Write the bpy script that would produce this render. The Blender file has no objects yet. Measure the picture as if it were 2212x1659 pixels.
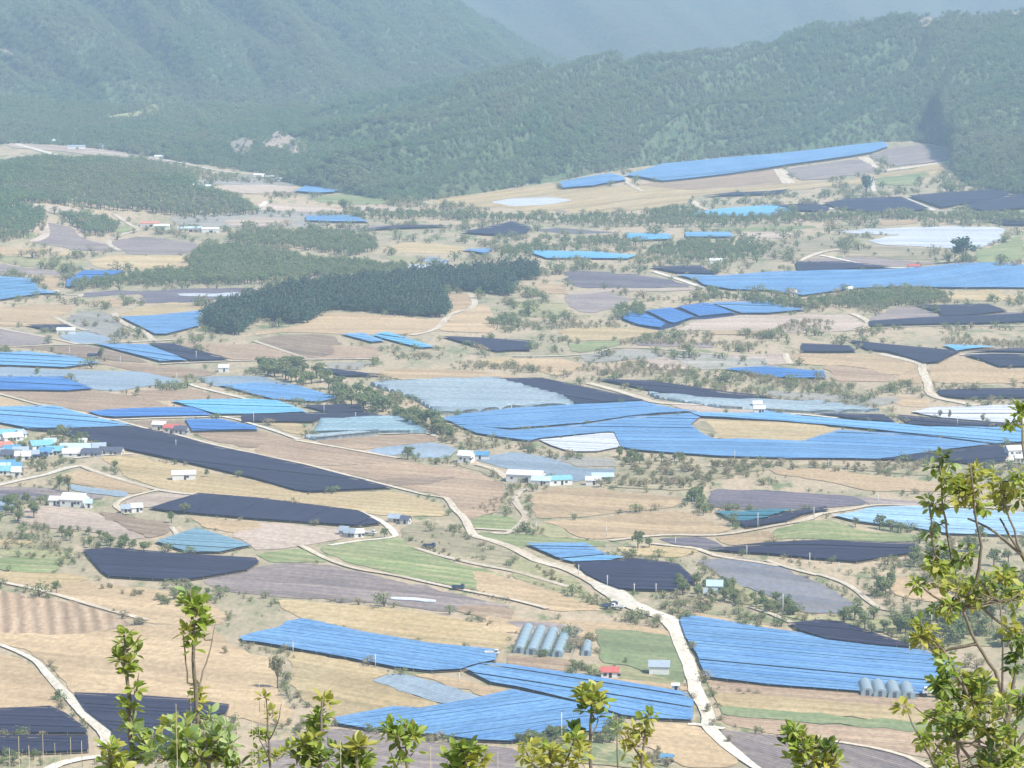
import bpy, math, random
import numpy as np
from mathutils import Vector, Matrix
from mathutils.geometry import tessellate_polygon
random.seed(7)
RNG = np.random.default_rng(11)
SC = bpy.context.scene
COL = SC.collection

# ------------------------------------------------------------------ camera
FP, WP, HP = 6600.0, 2212.0, 1659.0          # focal length and frame of the measured picture
CZ = 238.0                                   # eye height over the valley floor
PITCH = math.atan(879.5 / FP)
cam_d = bpy.data.cameras.new('camera')
cam_d.sensor_width = 36.0
cam_d.lens = 36.0 * FP / WP
cam_d.clip_start = 0.5
cam_d.clip_end = 60000
cam = bpy.data.objects.new('camera', cam_d)
COL.objects.link(cam)
cam.location = (0, 0, CZ)
cam.rotation_euler = (math.pi / 2 - PITCH, 0, 0)
SC.camera = cam

# ------------------------------------------------------------------ sky, sun, exposure
SUN_EL, SUN_AZ = math.radians(52), math.radians(126)     # azimuth clockwise from +Y
world = bpy.data.worlds.new('World')
SC.world = world
world.use_nodes = True
wn = world.node_tree.nodes
wl = world.node_tree.links
sky = wn.new('ShaderNodeTexSky')
sky.sky_type = 'NISHITA'
sky.sun_disc = False
sky.sun_elevation = SUN_EL
sky.sun_rotation = SUN_AZ
sky.altitude = 500
wn['Background'].inputs['Strength'].default_value = 0.12
wl.new(sky.outputs[0], wn['Background'].inputs['Color'])
sun_d = bpy.data.lights.new('sun', 'SUN')
sun_d.energy = 4.2
sun_d.angle = math.radians(0.53)
sun_d.color = (1.0, 0.955, 0.88)
sun = bpy.data.objects.new('sun', sun_d)
COL.objects.link(sun)
sdir = Vector((math.sin(SUN_AZ) * math.cos(SUN_EL), math.cos(SUN_AZ) * math.cos(SUN_EL), math.sin(SUN_EL)))
sun.rotation_euler = sdir.to_track_quat('Z', 'Y').to_euler()
sun.location = (-60, -60, 330)
vs = SC.view_settings
vs.view_transform = 'Standard'
vs.look = 'None'
vs.exposure = 0.6
vs.gamma = 1.0
vs.use_curve_mapping = False
HAZE = 0.000118
HAZE_COL = (0.56, 0.78, 1.0)
SC.cycles.volume_bounces = 1
SC.cycles.max_bounces = 6
SC.cycles.use_denoising = True

# ------------------------------------------------------------------ picture measurements -> points on the land
def sm(a, b, t):
    t = np.clip((t - a) / (b - a), 0, 1)
    return t * t * (3 - 2 * t)

def ray(X, Y):
    X = np.asarray(X, float); Y = np.asarray(Y, float)
    a = (X - WP / 2) / FP; b = (HP / 2 - Y) / FP
    cp, sp = math.cos(PITCH), math.sin(PITCH)
    return np.stack([a, cp + b * sp, -sp + b * cp], -1)

def flat(X, Y, z=0.0):
    d = ray(X, Y); t = (CZ - z) / -d[..., 2]
    return d[..., 0] * t, d[..., 1] * t

MOUNDS = []          # x, y, amplitude, rx, ry
for X, Y, amp, rx, ry, z in ((120, 420, 34, 120, 260, 14), (-60, 500, 26, 75, 190, 8), (420, 440, 16, 90, 180, 12),
                          (2150, 570, 9, 60, 120, 6), (1500, 800, 5, 60, 120, 0), (2130, 800, 6, 60, 110, 0),
                          (640, 660, 6, 70, 160, 3), (1720, 1150, 5, 26, 40, 0), (1280, 1650, 3, 16, 30, 0),
                          (1750, 545, 7, 70, 110, 6), (1380, 770, 4, 50, 80, 0)):
    mx, my = flat(X, Y, z)
    MOUNDS.append((float(mx), float(my), amp, rx, ry))

def H(x, y):
    x = np.asarray(x, float); y = np.asarray(y, float)
    und = 2.0 * np.sin(x / 95 + .7) * np.sin(y / 170 + .3) + 1.0 * np.sin(x / 55 + y / 130)
    z = und * sm(700, 1000, y) * (1 - sm(4600, 5200, y)) + 42 * sm(2500, 4700, y)
    for mx, my, a, rx, ry in MOUNDS:
        z = z + a * np.exp(-((x - mx) / rx) ** 2 - ((y - my) / ry) ** 2)
    hill = np.where(y > 0, 236.4 - 0.30 * y - 0.28 * np.maximum(0, y - 40), 236.4 - 0.06 * y)
    return np.maximum(z, hill)

TD = np.concatenate([np.linspace(860, 3000, 340), np.linspace(3008, 7500, 300)])
def G(X, Y):
    """points of the picture -> points on the land (first hit of the sight line)"""
    d = ray(X, Y).reshape(-1, 3)
    x = d[:, :1] / d[:, 1:2] * TD; z = CZ + d[:, 2:3] / d[:, 1:2] * TD
    below = z <= H(x, np.broadcast_to(TD, x.shape))
    k = np.argmax(below, 1); k[~below.any(1)] = len(TD) - 1
    lo = TD[np.maximum(k - 1, 0)]; hi = TD[k]
    for _ in range(14):
        m = (lo + hi) / 2
        mz = CZ + d[:, 2] / d[:, 1] * m; mx = d[:, 0] / d[:, 1] * m
        bl = mz <= H(mx, m)
        hi = np.where(bl, m, hi); lo = np.where(bl, lo, m)
    y = (lo + hi) / 2; x = d[:, 0] / d[:, 1] * y
    return np.stack([x, y, H(x, y)], -1)

def g1(X, Y):
    return G([X], [Y])[0]

def at_dist(X, Y, D):
    d = ray(X, Y)
    t = D / d[..., 1]
    return np.array([d[..., 0] * t, d[..., 1] * t, CZ + d[..., 2] * t]).T if np.ndim(X) else np.array([d[0] * t, d[1] * t, CZ + d[2] * t])

def q(c, r, s):
    v = [float(t) for t in s.replace(',', ' ').split()]
    return [(c * 553 + v[i] / 4, r * 414.75 + v[i + 1] / 4) for i in range(0, len(v), 2)]

def f(s):
    v = [float(t) for t in s.replace(',', ' ').split()]
    return [(v[i], v[i + 1]) for i in range(0, len(v), 2)]

# ------------------------------------------------------------------ materials
def newmat(name):
    m = bpy.data.materials.new(name); m.use_nodes = True
    nt = m.node_tree
    b = nt.nodes['Principled BSDF']
    b.inputs['Roughness'].default_value = 0.85
    b.inputs['Specular IOR Level'].default_value = 0.2
    return m, nt, b

def N(nt, typ, **kw):
    n = nt.nodes.new(typ)
    for k, v in kw.items():
        setattr(n, k, v)
    return n

def mixc(nt, fac, a, b, blend='MIX'):
    n = nt.nodes.new('ShaderNodeMix'); n.data_type = 'RGBA'; n.blend_type = blend
    for i, s in ((0, fac), (6, a), (7, b)):
        if hasattr(s, 'is_output'):
            nt.links.new(s, n.inputs[i])
        elif i == 0:
            n.inputs[0].default_value = s
        else:
            n.inputs[i].default_value = (*s, 1)
    return n.outputs[2]

def mth(nt, op, a, b=0.0, c=0.0, clamp=False):
    n = nt.nodes.new('ShaderNodeMath'); n.operation = op; n.use_clamp = clamp
    for i, s in enumerate((a, b, c)):
        if hasattr(s, 'is_output'):
            nt.links.new(s, n.inputs[i])
        else:
            n.inputs[i].default_value = s
    return n.outputs[0]

def rng_(nt, v, a, b, c=0.0, d=1.0):
    n = nt.nodes.new('ShaderNodeMapRange')
    nt.links.new(v, n.inputs[0])
    for i, s in enumerate((a, b, c, d)):
        n.inputs[i + 1].default_value = s
    return n.outputs[0]

def noise(nt, vec, scale, detail=3, rough=0.55):
    n = nt.nodes.new('ShaderNodeTexNoise')
    n.inputs['Scale'].default_value = scale; n.inputs['Detail'].default_value = detail
    n.inputs['Roughness'].default_value = rough
    nt.links.new(vec, n.inputs['Vector'])
    return n.outputs[0]

def vmul(nt, vec, s):
    n = nt.nodes.new('ShaderNodeVectorMath'); n.operation = 'MULTIPLY'
    nt.links.new(vec, n.inputs[0]); n.inputs[1].default_value = s
    return n.outputs[0]

def mat_field(name, c1, c2, c3, rows=0.25, period=2.4, patch=1.0, rough=0.9, weeds=None, band=.15):
    """worked soil, stubble or crop: two tones in drifts, a third in patches, plough rows along the UV"""
    m, nt, b = newmat(name)
    pos = N(nt, 'ShaderNodeNewGeometry').outputs['Position']
    uv = N(nt, 'ShaderNodeUVMap').outputs[0]
    obr = N(nt, 'ShaderNodeObjectInfo').outputs['Random']
    n1 = noise(nt, vmul(nt, pos, (1, .35, 1)), .035, 4)
    n2 = noise(nt, vmul(nt, uv, (.02, .22, 1)), 1.0, 4, .65)      # drifts drawn out along the rows
    n3 = noise(nt, vmul(nt, pos, (1, .5, 1)), .5, 3, .7)
    col = mixc(nt, rng_(nt, n1, .35, .65), c1, c2)
    col = mixc(nt, mth(nt, 'MULTIPLY', rng_(nt, n2, .47, .60), patch * .8), col, c3)
    if weeds:
        n4 = noise(nt, vmul(nt, pos, (1, .4, 1)), .09, 4, .7)
        col = mixc(nt, mth(nt, 'MULTIPLY', rng_(nt, n4, .55, .72), .7), col, weeds)
    sep = N(nt, 'ShaderNodeSeparateXYZ'); nt.links.new(uv, sep.inputs[0])
    wob = mth(nt, 'MULTIPLY', n3, 1.2)
    s = mth(nt, 'SINE', mth(nt, 'ADD', mth(nt, 'MULTIPLY', sep.outputs[1], 2 * math.pi / period), wob))
    s2 = mth(nt, 'SINE', mth(nt, 'ADD', mth(nt, 'MULTIPLY', sep.outputs[1], 2 * math.pi / (period * 4.3)), mth(nt, 'MULTIPLY', n2, 6.0)))
    k = mth(nt, 'ADD', 1.0, mth(nt, 'MULTIPLY', mth(nt, 'ADD', s, mth(nt, 'MULTIPLY', s2, .25)), rows * .42))
    k = mth(nt, 'MULTIPLY', k, rng_(nt, n3, .36, .64, .84, 1.14))
    k = mth(nt, 'MULTIPLY', k, rng_(nt, obr, 0, 1, .88, 1.1))
    if rows > 0:                                   # plots worked on different days lie side by side in bands
        vo = N(nt, 'ShaderNodeTexVoronoi', voronoi_dimensions='1D'); vo.inputs['Scale'].default_value = 1.0
        nt.links.new(mth(nt, 'ADD', mth(nt, 'MULTIPLY', sep.outputs[1], .075), mth(nt, 'ADD', mth(nt, 'MULTIPLY', n1, 1.1), mth(nt, 'MULTIPLY', obr, 57.0))), vo.inputs['W'])
        sc_ = N(nt, 'ShaderNodeSeparateColor'); nt.links.new(vo.outputs['Color'], sc_.inputs[0])
        k = mth(nt, 'MULTIPLY', k, rng_(nt, sc_.outputs[0], 0, 1, 1 - band, 1 + band * .8))
    hsv = N(nt, 'ShaderNodeHueSaturation')
    nt.links.new(col, hsv.inputs['Color']); nt.links.new(k, hsv.inputs['Value'])
    nt.links.new(hsv.outputs[0], b.inputs['Base Color'])
    b.inputs['Roughness'].default_value = rough
    return m

def mat_net(name, c1, c2, dark, streak=.5, rough=.55):
    """shade cloth on rows of posts: each row its own tone, creases drawn along it"""
    m, nt, b = newmat(name)
    uv = N(nt, 'ShaderNodeUVMap').outputs[0]
    row = N(nt, 'ShaderNodeAttribute', attribute_name='row').outputs['Fac']
    pos = N(nt, 'ShaderNodeNewGeometry').outputs['Position']
    n1 = noise(nt, vmul(nt, uv, (.05, .9, 1)), 1.0, 4, .7)
    n2 = noise(nt, vmul(nt, pos, (1, .35, 1)), .03, 3)
    n3 = noise(nt, vmul(nt, uv, (.35, 1.2, 1)), 1.0, 3, .7)
    col = mixc(nt, rng_(nt, n2, .3, .7), c1, c2)
    col = mixc(nt, mth(nt, 'MULTIPLY', rng_(nt, row, .80, .98), .45), col, dark)
    col = mixc(nt, mth(nt, 'MULTIPLY', rng_(nt, n1, .53, .62), streak), col, dark)
    k = mth(nt, 'MULTIPLY', rng_(nt, row, 0, 1, .86, 1.14), rng_(nt, n3, .36, .64, .74, 1.26))
    hsv = N(nt, 'ShaderNodeHueSaturation')
    nt.links.new(col, hsv.inputs['Color']); nt.links.new(k, hsv.inputs['Value'])
    nt.links.new(hsv.outputs[0], b.inputs['Base Color'])
    b.inputs['Roughness'].default_value = rough
    return m

def mat_plain(name, c, var=.12, scale=.6, rough=.8, spec=.2):
    m, nt, b = newmat(name)
    pos = N(nt, 'ShaderNodeNewGeometry').outputs['Position']
    n1 = noise(nt, pos, scale, 4, .65)
    obr = N(nt, 'ShaderNodeObjectInfo').outputs['Random']
    k = mth(nt, 'MULTIPLY', rng_(nt, n1, .3, .7, 1 - var, 1 + var), rng_(nt, obr, 0, 1, 1 - var * .5, 1 + var * .5))
    hsv = N(nt, 'ShaderNodeHueSaturation')
    hsv.inputs['Color'].default_value = (*c, 1); nt.links.new(k, hsv.inputs['Value'])
    nt.links.new(hsv.outputs[0], b.inputs['Base Color'])
    b.inputs['Roughness'].default_value = rough
    b.inputs['Specular IOR Level'].default_value = spec
    return m

def mat_leaf(name, c1, c2, c3, pscale=.01, trans=0.0, thin=None):
    """foliage: tone by tree, by stand and by leaf"""
    m, nt, b = newmat(name)
    pos = N(nt, 'ShaderNodeNewGeometry').outputs['Position']
    obr = N(nt, 'ShaderNodeObjectInfo').outputs['Random']
    n1 = noise(nt, pos, pscale, 4, .65)
    n2 = noise(nt, pos, .8, 2)
    col = mixc(nt, rng_(nt, n1, .38, .62), c1, c2)
    col = mixc(nt, rng_(nt, obr, .35, 1, 0, .8), col, c3)
    hsv = N(nt, 'ShaderNodeHueSaturation')
    nt.links.new(col, hsv.inputs['Color'])
    nt.links.new(rng_(nt, n2, .25, .75, .72, 1.28), hsv.inputs['Value'])
    nt.links.new(hsv.outputs[0], b.inputs['Base Color'])
    b.inputs['Roughness'].default_value = .7
    if trans:
        tr = N(nt, 'ShaderNodeBsdfTranslucent'); nt.links.new(hsv.outputs[0], tr.inputs[0])
        mx = N(nt, 'ShaderNodeMixShader'); mx.inputs[0].default_value = trans
        out = nt.nodes['Material Output']
        nt.links.new(b.outputs[0], mx.inputs[1]); nt.links.new(tr.outputs[0], mx.inputs[2])
        nt.links.new(mx.outputs[0], out.inputs[0])
    return m

M = {}
F = {  # fields
 'tan':   mat_field('tan_soil', (.52, .385, .225), (.475, .345, .20), (.42, .30, .175), .05),
 'wheat': mat_field('stubble', (.54, .42, .235), (.50, .37, .195), (.39, .305, .15), .08),
 'brown': mat_field('brown_soil', (.375, .265, .175), (.33, .23, .15), (.45, .34, .22), .22),
 'striped': mat_field('strip_ploughed_soil', (.44, .31, .20), (.40, .28, .175), (.50, .38, .25), .5, 5.5),
 'dbrown': mat_field('dark_soil', (.24, .175, .12), (.28, .205, .14), (.36, .27, .185), .30),
 'mauve': mat_field('mulched_soil', (.24, .195, .185), (.28, .23, .205), (.37, .30, .245), .42, 1.8),
 'dmauve': mat_field('dark_mulch', (.13, .115, .14), (.17, .145, .165), (.25, .21, .21), .5, 1.8),
 'pink':  mat_field('pale_pink_soil', (.52, .42, .33), (.48, .38, .295), (.42, .32, .235), .18),
 'green': mat_field('green_crop', (.19, .245, .095), (.25, .28, .125), (.40, .365, .19), .12),
 'dgreen': mat_field('grass_crop', (.20, .25, .115), (.225, .265, .13), (.28, .29, .15), .1),
 'olive': mat_field('weedy_ground', (.33, .31, .16), (.42, .36, .20), (.25, .26, .12), .15, weeds=(.20, .22, .095)),
 'scrub': mat_field('rough_ground', (.34, .29, .18), (.42, .34, .22), (.24, .23, .13), .05, weeds=(.18, .195, .09)),
 'grey':  mat_field('grey_ground', (.33, .31, .265), (.38, .345, .29), (.26, .255, .20), .2, weeds=(.22, .235, .14)),
 'film':  mat_field('mulch_film', (.27, .34, .40), (.31, .375, .42), (.25, .30, .34), .22, 2.0, rough=.5),
 'white': mat_field('white_sheet', (.64, .66, .67), (.58, .60, .62), (.50, .53, .55), .10, 6.0, rough=.6),
 'road':  mat_field('pale_track', (.58, .49, .36), (.62, .54, .42), (.48, .39, .27), .0, 2.0),
 'croad': mat_field('concrete_road', (.66, .60, .49), (.70, .64, .54), (.58, .51, .39), .0, 2.0),
 'paddy': mat_field('dull_water_film', (.245, .225, .225), (.285, .235, .20), (.235, .25, .29), .12, 2.0, rough=.45),
}
NET = {
 'blue': mat_net('blue_cloth', (.13, .285, .50), (.18, .35, .565), (.045, .12, .30), .8),
 'dblue': mat_net('deep_blue_cloth', (.06, .19, .48), (.085, .235, .53), (.025, .085, .30), .8),
 'lblue': mat_net('light_blue_cloth', (.16, .36, .60), (.19, .40, .63), (.10, .25, .47), .5),
 'cyan': mat_net('cyan_cloth', (.145, .43, .67), (.19, .47, .69), (.08, .29, .55), .5),
 'pale': mat_net('pale_cyan_cloth', (.32, .50, .64), (.38, .56, .69), (.13, .28, .42), .8),
 'kite': mat_net('dull_teal_cloth', (.165, .285, .355), (.19, .32, .385), (.13, .235, .30), .4),
 'teal': mat_net('teal_cloth', (.05, .19, .24), (.07, .22, .27), (.03, .10, .15), .4),
 'black': mat_net('black_cloth', (.029, .028, .058), (.040, .038, .070), (.017, .017, .038), .6, .7),
 'film': mat_net('greenhouse_film', (.29, .36, .385), (.34, .40, .42), (.20, .27, .31), .4, .35),
 'tfilm': mat_net('teal_film', (.23, .34, .385), (.27, .375, .41), (.16, .25, .30), .4, .35),
 'white': mat_net('white_cloth', (.66, .67, .70), (.62, .64, .68), (.54, .57, .62), .2, .6),
}
M['post'] = mat_plain('weathered_post', (.30, .27, .24))

# ------------------------------------------------------------------ mesh helpers
def tag(o, label=None, cat=None, group=None, kind=None):
    if label: o['label'] = label
    if cat: o['category'] = cat
    if group: o['group'] = group
    if kind: o['kind'] = kind
    return o

def link(o, parent=None):
    COL.objects.link(o)
    if parent is not None:
        o.parent = parent
    return o

def empty(name, loc, rz=0.0):
    o = bpy.data.objects.new(name, None)
    o.empty_display_size = .5
    o.location = loc; o.rotation_euler = (0, 0, rz)
    return link(o)

class MB:
    def __init__(s):
        s.v = []; s.f = []; s.mi = []; s.sm = []
    def add(s, vs_, fs, mi=0, smooth=False):
        n = len(s.v)
        s.v += [tuple(p) for p in vs_]
        for t in fs:
            s.f.append(tuple(i + n for i in t)); s.mi.append(mi); s.sm.append(smooth)
        return s
    def box(s, c, d, rz=0.0, mi=0):
        cx, cy, cz = c; dx, dy, dz = d[0] / 2, d[1] / 2, d[2] / 2
        ca, sa = math.cos(rz), math.sin(rz)
        P = [(x * dx, y * dy, z * dz) for z in (-1, 1) for x, y in ((-1, -1), (1, -1), (1, 1), (-1, 1))]
        P = [(cx + x * ca - y * sa, cy + x * sa + y * ca, cz + z) for x, y, z in P]
        return s.add(P, [(3, 2, 1, 0), (4, 5, 6, 7), (0, 1, 5, 4), (1, 2, 6, 5), (2, 3, 7, 6), (3, 0, 4, 7)], mi)
    def tube(s, pts, rad, n=6, mi=0):
        pts = [Vector(p) for p in pts]
        if not isinstance(rad, (list, tuple)):
            rad = [rad] * len(pts)
        V = []
        for i, p in enumerate(pts):
            d = (pts[min(i + 1, len(pts) - 1)] - pts[max(i - 1, 0)]).normalized()
            a = d.cross(Vector((0.31, .9, .13))).normalized(); b = d.cross(a)
            for k in range(n):
                t = 2 * math.pi * k / n
                V.append(p + (a * math.cos(t) + b * math.sin(t)) * rad[i])
        Fc = []
        for i in range(len(pts) - 1):
            for k in range(n):
                Fc.append((i * n + k, i * n + (k + 1) % n, (i + 1) * n + (k + 1) % n, (i + 1) * n + k))
        Fc.append(tuple(range(n))[::-1]); Fc.append(tuple(range((len(pts) - 1) * n, len(pts) * n)))
        return s.add(V, Fc, mi, True)
    def mesh(s, name, mats):
        me = bpy.data.meshes.new(name)
        me.from_pydata(s.v, [], s.f)
        for m in (mats if isinstance(mats, (list, tuple)) else [mats]):
            me.materials.append(m)
        me.polygons.foreach_set('material_index', s.mi)
        me.polygons.foreach_set('use_smooth', s.sm)
        me.update()
        return me
    def build(s, name, mats, parent=None, loc=(0, 0, 0), rz=0.0):
        o = bpy.data.objects.new(name, s.mesh(name, mats))
        o.location = loc; o.rotation_euler = (0, 0, rz)
        return link(o, parent)

def clip(poly, ax, lim, keep_low):
    out = []
    n = len(poly)
    for i in range(n):
        a, b = poly[i], poly[(i + 1) % n]
        ia = (a[ax] <= lim) == keep_low or a[ax] == lim
        ib = (b[ax] <= lim) == keep_low or b[ax] == lim
        if ia:
            out.append(a)
        if ia != ib:
            t = (lim - a[ax]) / (b[ax] - a[ax])
            p = [a[0] + (b[0] - a[0]) * t, a[1] + (b[1] - a[1]) * t]
            p[ax] = lim
            out.append(tuple(p))
    r = []
    for p in out:
        if not r or abs(p[0] - r[-1][0]) + abs(p[1] - r[-1][1]) > 1e-6:
            r.append(p)
    if len(r) > 1 and abs(r[0][0] - r[-1][0]) + abs(r[0][1] - r[-1][1]) < 1e-6:
        r.pop()
    return r if len(r) > 2 else []

def cells(uvpoly, wv, lu):
    """cut a polygon into rows of width wv and bays of length lu (all pieces convex)"""
    tris = tessellate_polygon([[Vector((u, v, 0)) for u, v in uvpoly]])
    res = []
    for t in tris:
        T = [tuple(uvpoly[i]) for i in t]
        a = sum(T[i][0] * T[(i + 1) % 3][1] - T[(i + 1) % 3][0] * T[i][1] for i in range(3))
        if abs(a) < 1e-4:
            continue
        if a < 0:
            T = T[::-1]
        v0 = math.floor(min(p[1] for p in T) / wv); v1 = math.floor(max(p[1] for p in T) / wv)
        for i in range(v0, v1 + 1):
            S = clip(clip(T, 1, i * wv, False), 1, (i + 1) * wv, True)
            if not S:
                continue
            u0 = math.floor(min(p[0] for p in S) / lu); u1 = math.floor(max(p[0] for p in S) / lu)
            for j in range(u0, u1 + 1):
                C = clip(clip(S, 0, j * lu, False), 0, (j + 1) * lu, True)
                if C:
                    res.append((i, C))
    return res

def world_poly(P, jitter=0.0, rounds=0, seg=None):
    w = G([p[0] for p in P], [p[1] for p in P])[:, :2]
    pts = [tuple(p) for p in w]
    for _ in range(rounds):
        o = []
        for i in range(len(pts)):
            a, b = pts[i], pts[(i + 1) % len(pts)]
            o += [(a[0] * .88 + b[0] * .12, a[1] * .88 + b[1] * .12), (a[0] * .12 + b[0] * .88, a[1] * .12 + b[1] * .88)]
        pts = o
    if seg:
        o = []
        for i in range(len(pts)):
            a, b = pts[i], pts[(i + 1) % len(pts)]
            L = math.hypot(b[0] - a[0], b[1] - a[1]); k = max(1, min(40, int(L / seg)))
            for j in range(k):
                t = j / k
                jx = RNG.normal() * jitter if j else 0; jy = RNG.normal() * jitter * 1.6 if j else 0
                o.append((a[0] + (b[0] - a[0]) * t + jx, a[1] + (b[1] - a[1]) * t + jy))
        pts = o
    return pts

def row_angle(P, slope):
    cx = sum(p[0] for p in P) / len(P); cy = sum(p[1] for p in P) / len(P)
    a, b = G([cx - 40, cx + 40], [cy - 40 * slope, cy + 40 * slope])
    return math.atan2(b[1] - a[1], b[0] - a[0])

def sheet(name, pts, ang, zoff, mat, cell=18.0):
    """a sheet of land that follows the ground"""
    ca, sa = math.cos(ang), math.sin(ang)
    ox, oy = np.mean([p[0] for p in pts]), np.mean([p[1] for p in pts])
    uvp = [((x - ox) * ca + (y - oy) * sa, -(x - ox) * sa + (y - oy) * ca) for x, y in pts]
    idx = {}; V = []; Fc = []
    for _, C in cells(uvp, cell, cell):
        t = []
        for p in C:
            k = (round(p[0], 3), round(p[1], 3))
            if k not in idx:
                idx[k] = len(V); V.append(p)
            if not t or t[-1] != idx[k]:
                t.append(idx[k])
        if len(set(t)) == len(t) and len(t) > 2:
            Fc.append(t)
    A = np.array(V)
    x = A[:, 0] * ca - A[:, 1] * sa; y = A[:, 0] * sa + A[:, 1] * ca
    oz = float(H(ox, oy))
    z = H(x + ox, y + oy) + zoff - oz
    me = bpy.data.meshes.new(name)
    me.from_pydata(np.stack([x, y, z], -1).tolist(), [], Fc)
    uvl = me.uv_layers.new(name='UVMap')
    li = np.empty(len(me.loops), np.int32); me.loops.foreach_get('vertex_index', li)
    uvl.data.foreach_set('uv', A[li].astype(np.float32).ravel())
    me.materials.append(mat)
    me.polygons.foreach_set('use_smooth', [True] * len(me.polygons))
    me.update()
    o = bpy.data.objects.new(name, me)
    o.location = (ox, oy, oz)
    return link(o)

LAYER = [0]
OCC = np.zeros((840, 1120), bool)            # where worked land, cloth and tracks lie (no scrub grows there)
OYY, OXX = np.mgrid[0:840, 0:1120] * 2.0
def occupy(P, grow=0.0):
    xs = [p[0] for p in P]; ys = [p[1] for p in P]
    x0, x1 = max(0, int(min(xs) / 2)), min(1120, int(max(xs) / 2) + 2); y0, y1 = max(0, int(min(ys) / 2)), min(840, int(max(ys) / 2) + 2)
    X = OXX[y0:y1, x0:x1]; Y = OYY[y0:y1, x0:x1]; ins = np.zeros(X.shape, bool)
    for i in range(len(P)):
        (a, b), (c, d) = P[i], P[(i + 1) % len(P)]
        ins ^= ((b > Y) != (d > Y)) & (X < (c - a) * (Y - b) / (d - b + 1e-12) + a)
    OCC[y0:y1, x0:x1] |= ins
def occupy_line(P, w=12):
    for (a, b), (c, d) in zip(P, P[1:]):
        n = int(max(abs(c - a), abs(d - b)) / 2) + 2
        for t in np.linspace(0, 1, n):
            X = a + (c - a) * t; Y = b + (d - b) * t; r = int(max(1, w * (Y + 50) / 1200 / 2))
            y0 = int(Y / 2); x0 = int(X / 2)
            if 0 <= y0 < 840 and 0 <= x0 < 1120:
                OCC[max(0, y0 - r // 2):y0 + r // 2 + 1, max(0, x0 - r):x0 + r + 1] = True
def field(mat, P, slope=.06, layer=None, rounds=1, jit=1.9, ang=None, name='field'):
    cy = sum(p[1] for p in P) / len(P)
    D = CZ * FP / (cy + 50)
    LAYER[0] += 1
    if mat not in ('scrub', 'olive', 'grey'):
        occupy(P)
    pts = world_poly(P, .35 * jit * D / 1000, rounds, 5 * D / 1000)
    a = row_angle(P, slope) if ang is None else ang
    lay = (layer or 0) * 0.10 + (LAYER[0] % 23) * 0.006
    o = sheet(name, pts, a, (.16 + lay) * max(1, D / 2500), F[mat], min(18, 10 * D / 1200))
    o['kind'] = 'structure'
    return o

def road(P, width, mat='road', layer=3, name='track', jit=.06):
    occupy_line(P)
    W = G([p[0] for p in P], [p[1] for p in P])[:, :2]
    # resample with a Catmull-Rom curve
    C = []
    n = len(W)
    for i in range(n - 1):
        p0, p1, p2, p3 = W[max(i - 1, 0)], W[i], W[i + 1], W[min(i + 2, n - 1)]
        k = max(2, min(30, int(np.hypot(*(p2 - p1)) / 6)))
        for j in range(k):
            t = j / k
            C.append(.5 * ((2 * p1) + (p2 - p0) * t + (2 * p0 - 5 * p1 + 4 * p2 - p3) * t * t + (-p0 + 3 * p1 - 3 * p2 + p3) * t ** 3))
    C.append(W[-1]); C = np.array(C)
    wd = width if isinstance(width, (list, tuple)) else [width]
    ws = np.interp(np.linspace(0, len(wd) - 1, len(C)), range(len(wd)), wd)
    T = np.gradient(C, axis=0); T /= np.linalg.norm(T, axis=1)[:, None] + 1e-9
    Nn = np.stack([-T[:, 1], T[:, 0]], -1)
    LAYER[0] += 1
    off = (.16 + layer * .08 + (LAYER[0] % 23) * .006) * max(1, C[:, 1].mean() / 2500)
    o0 = C.mean(0); oz = float(H(*o0))
    V = []; Fc = []; UV = []
    L = np.concatenate([[0], np.cumsum(np.linalg.norm(np.diff(C, axis=0), axis=1))])
    js = np.cumsum(RNG.normal(size=(len(C), 2)), 0); js = js - np.linspace(0, 1, len(C))[:, None] * js[-1]
    for i in range(len(C)):
        for k, s in enumerate((-1, -.33, .33, 1)):
            e = jit * RNG.normal() * (abs(s) == 1) * ws[i] * .5
            p = C[i] + Nn[i] * (s * ws[i] / 2 + e * s)
            V.append((p[0] - o0[0], p[1] - o0[1], float(H(p[0], p[1])) + off - oz))
            UV.append((L[i], s * ws[i] / 2))
    for i in range(len(C) - 1):
        for k in range(3):
            Fc.append((i * 4 + k, (i + 1) * 4 + k, (i + 1) * 4 + k + 1, i * 4 + k + 1))
    me = bpy.data.meshes.new(name); me.from_pydata(V, [], Fc)
    uvl = me.uv_layers.new(name='UVMap')
    li = np.empty(len(me.loops), np.int32); me.loops.foreach_get('vertex_index', li)
    uvl.data.foreach_set('uv', np.array(UV, np.float32)[li].ravel())
    me.materials.append(F[mat])
    me.update()
    if len(me.polygons) and sum(p.normal.z for p in me.polygons) < 0:
        me.flip_normals()
    o = bpy.data.objects.new(name, me); o.location = (*o0, oz)
    o['kind'] = 'structure'
    return link(o)

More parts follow.
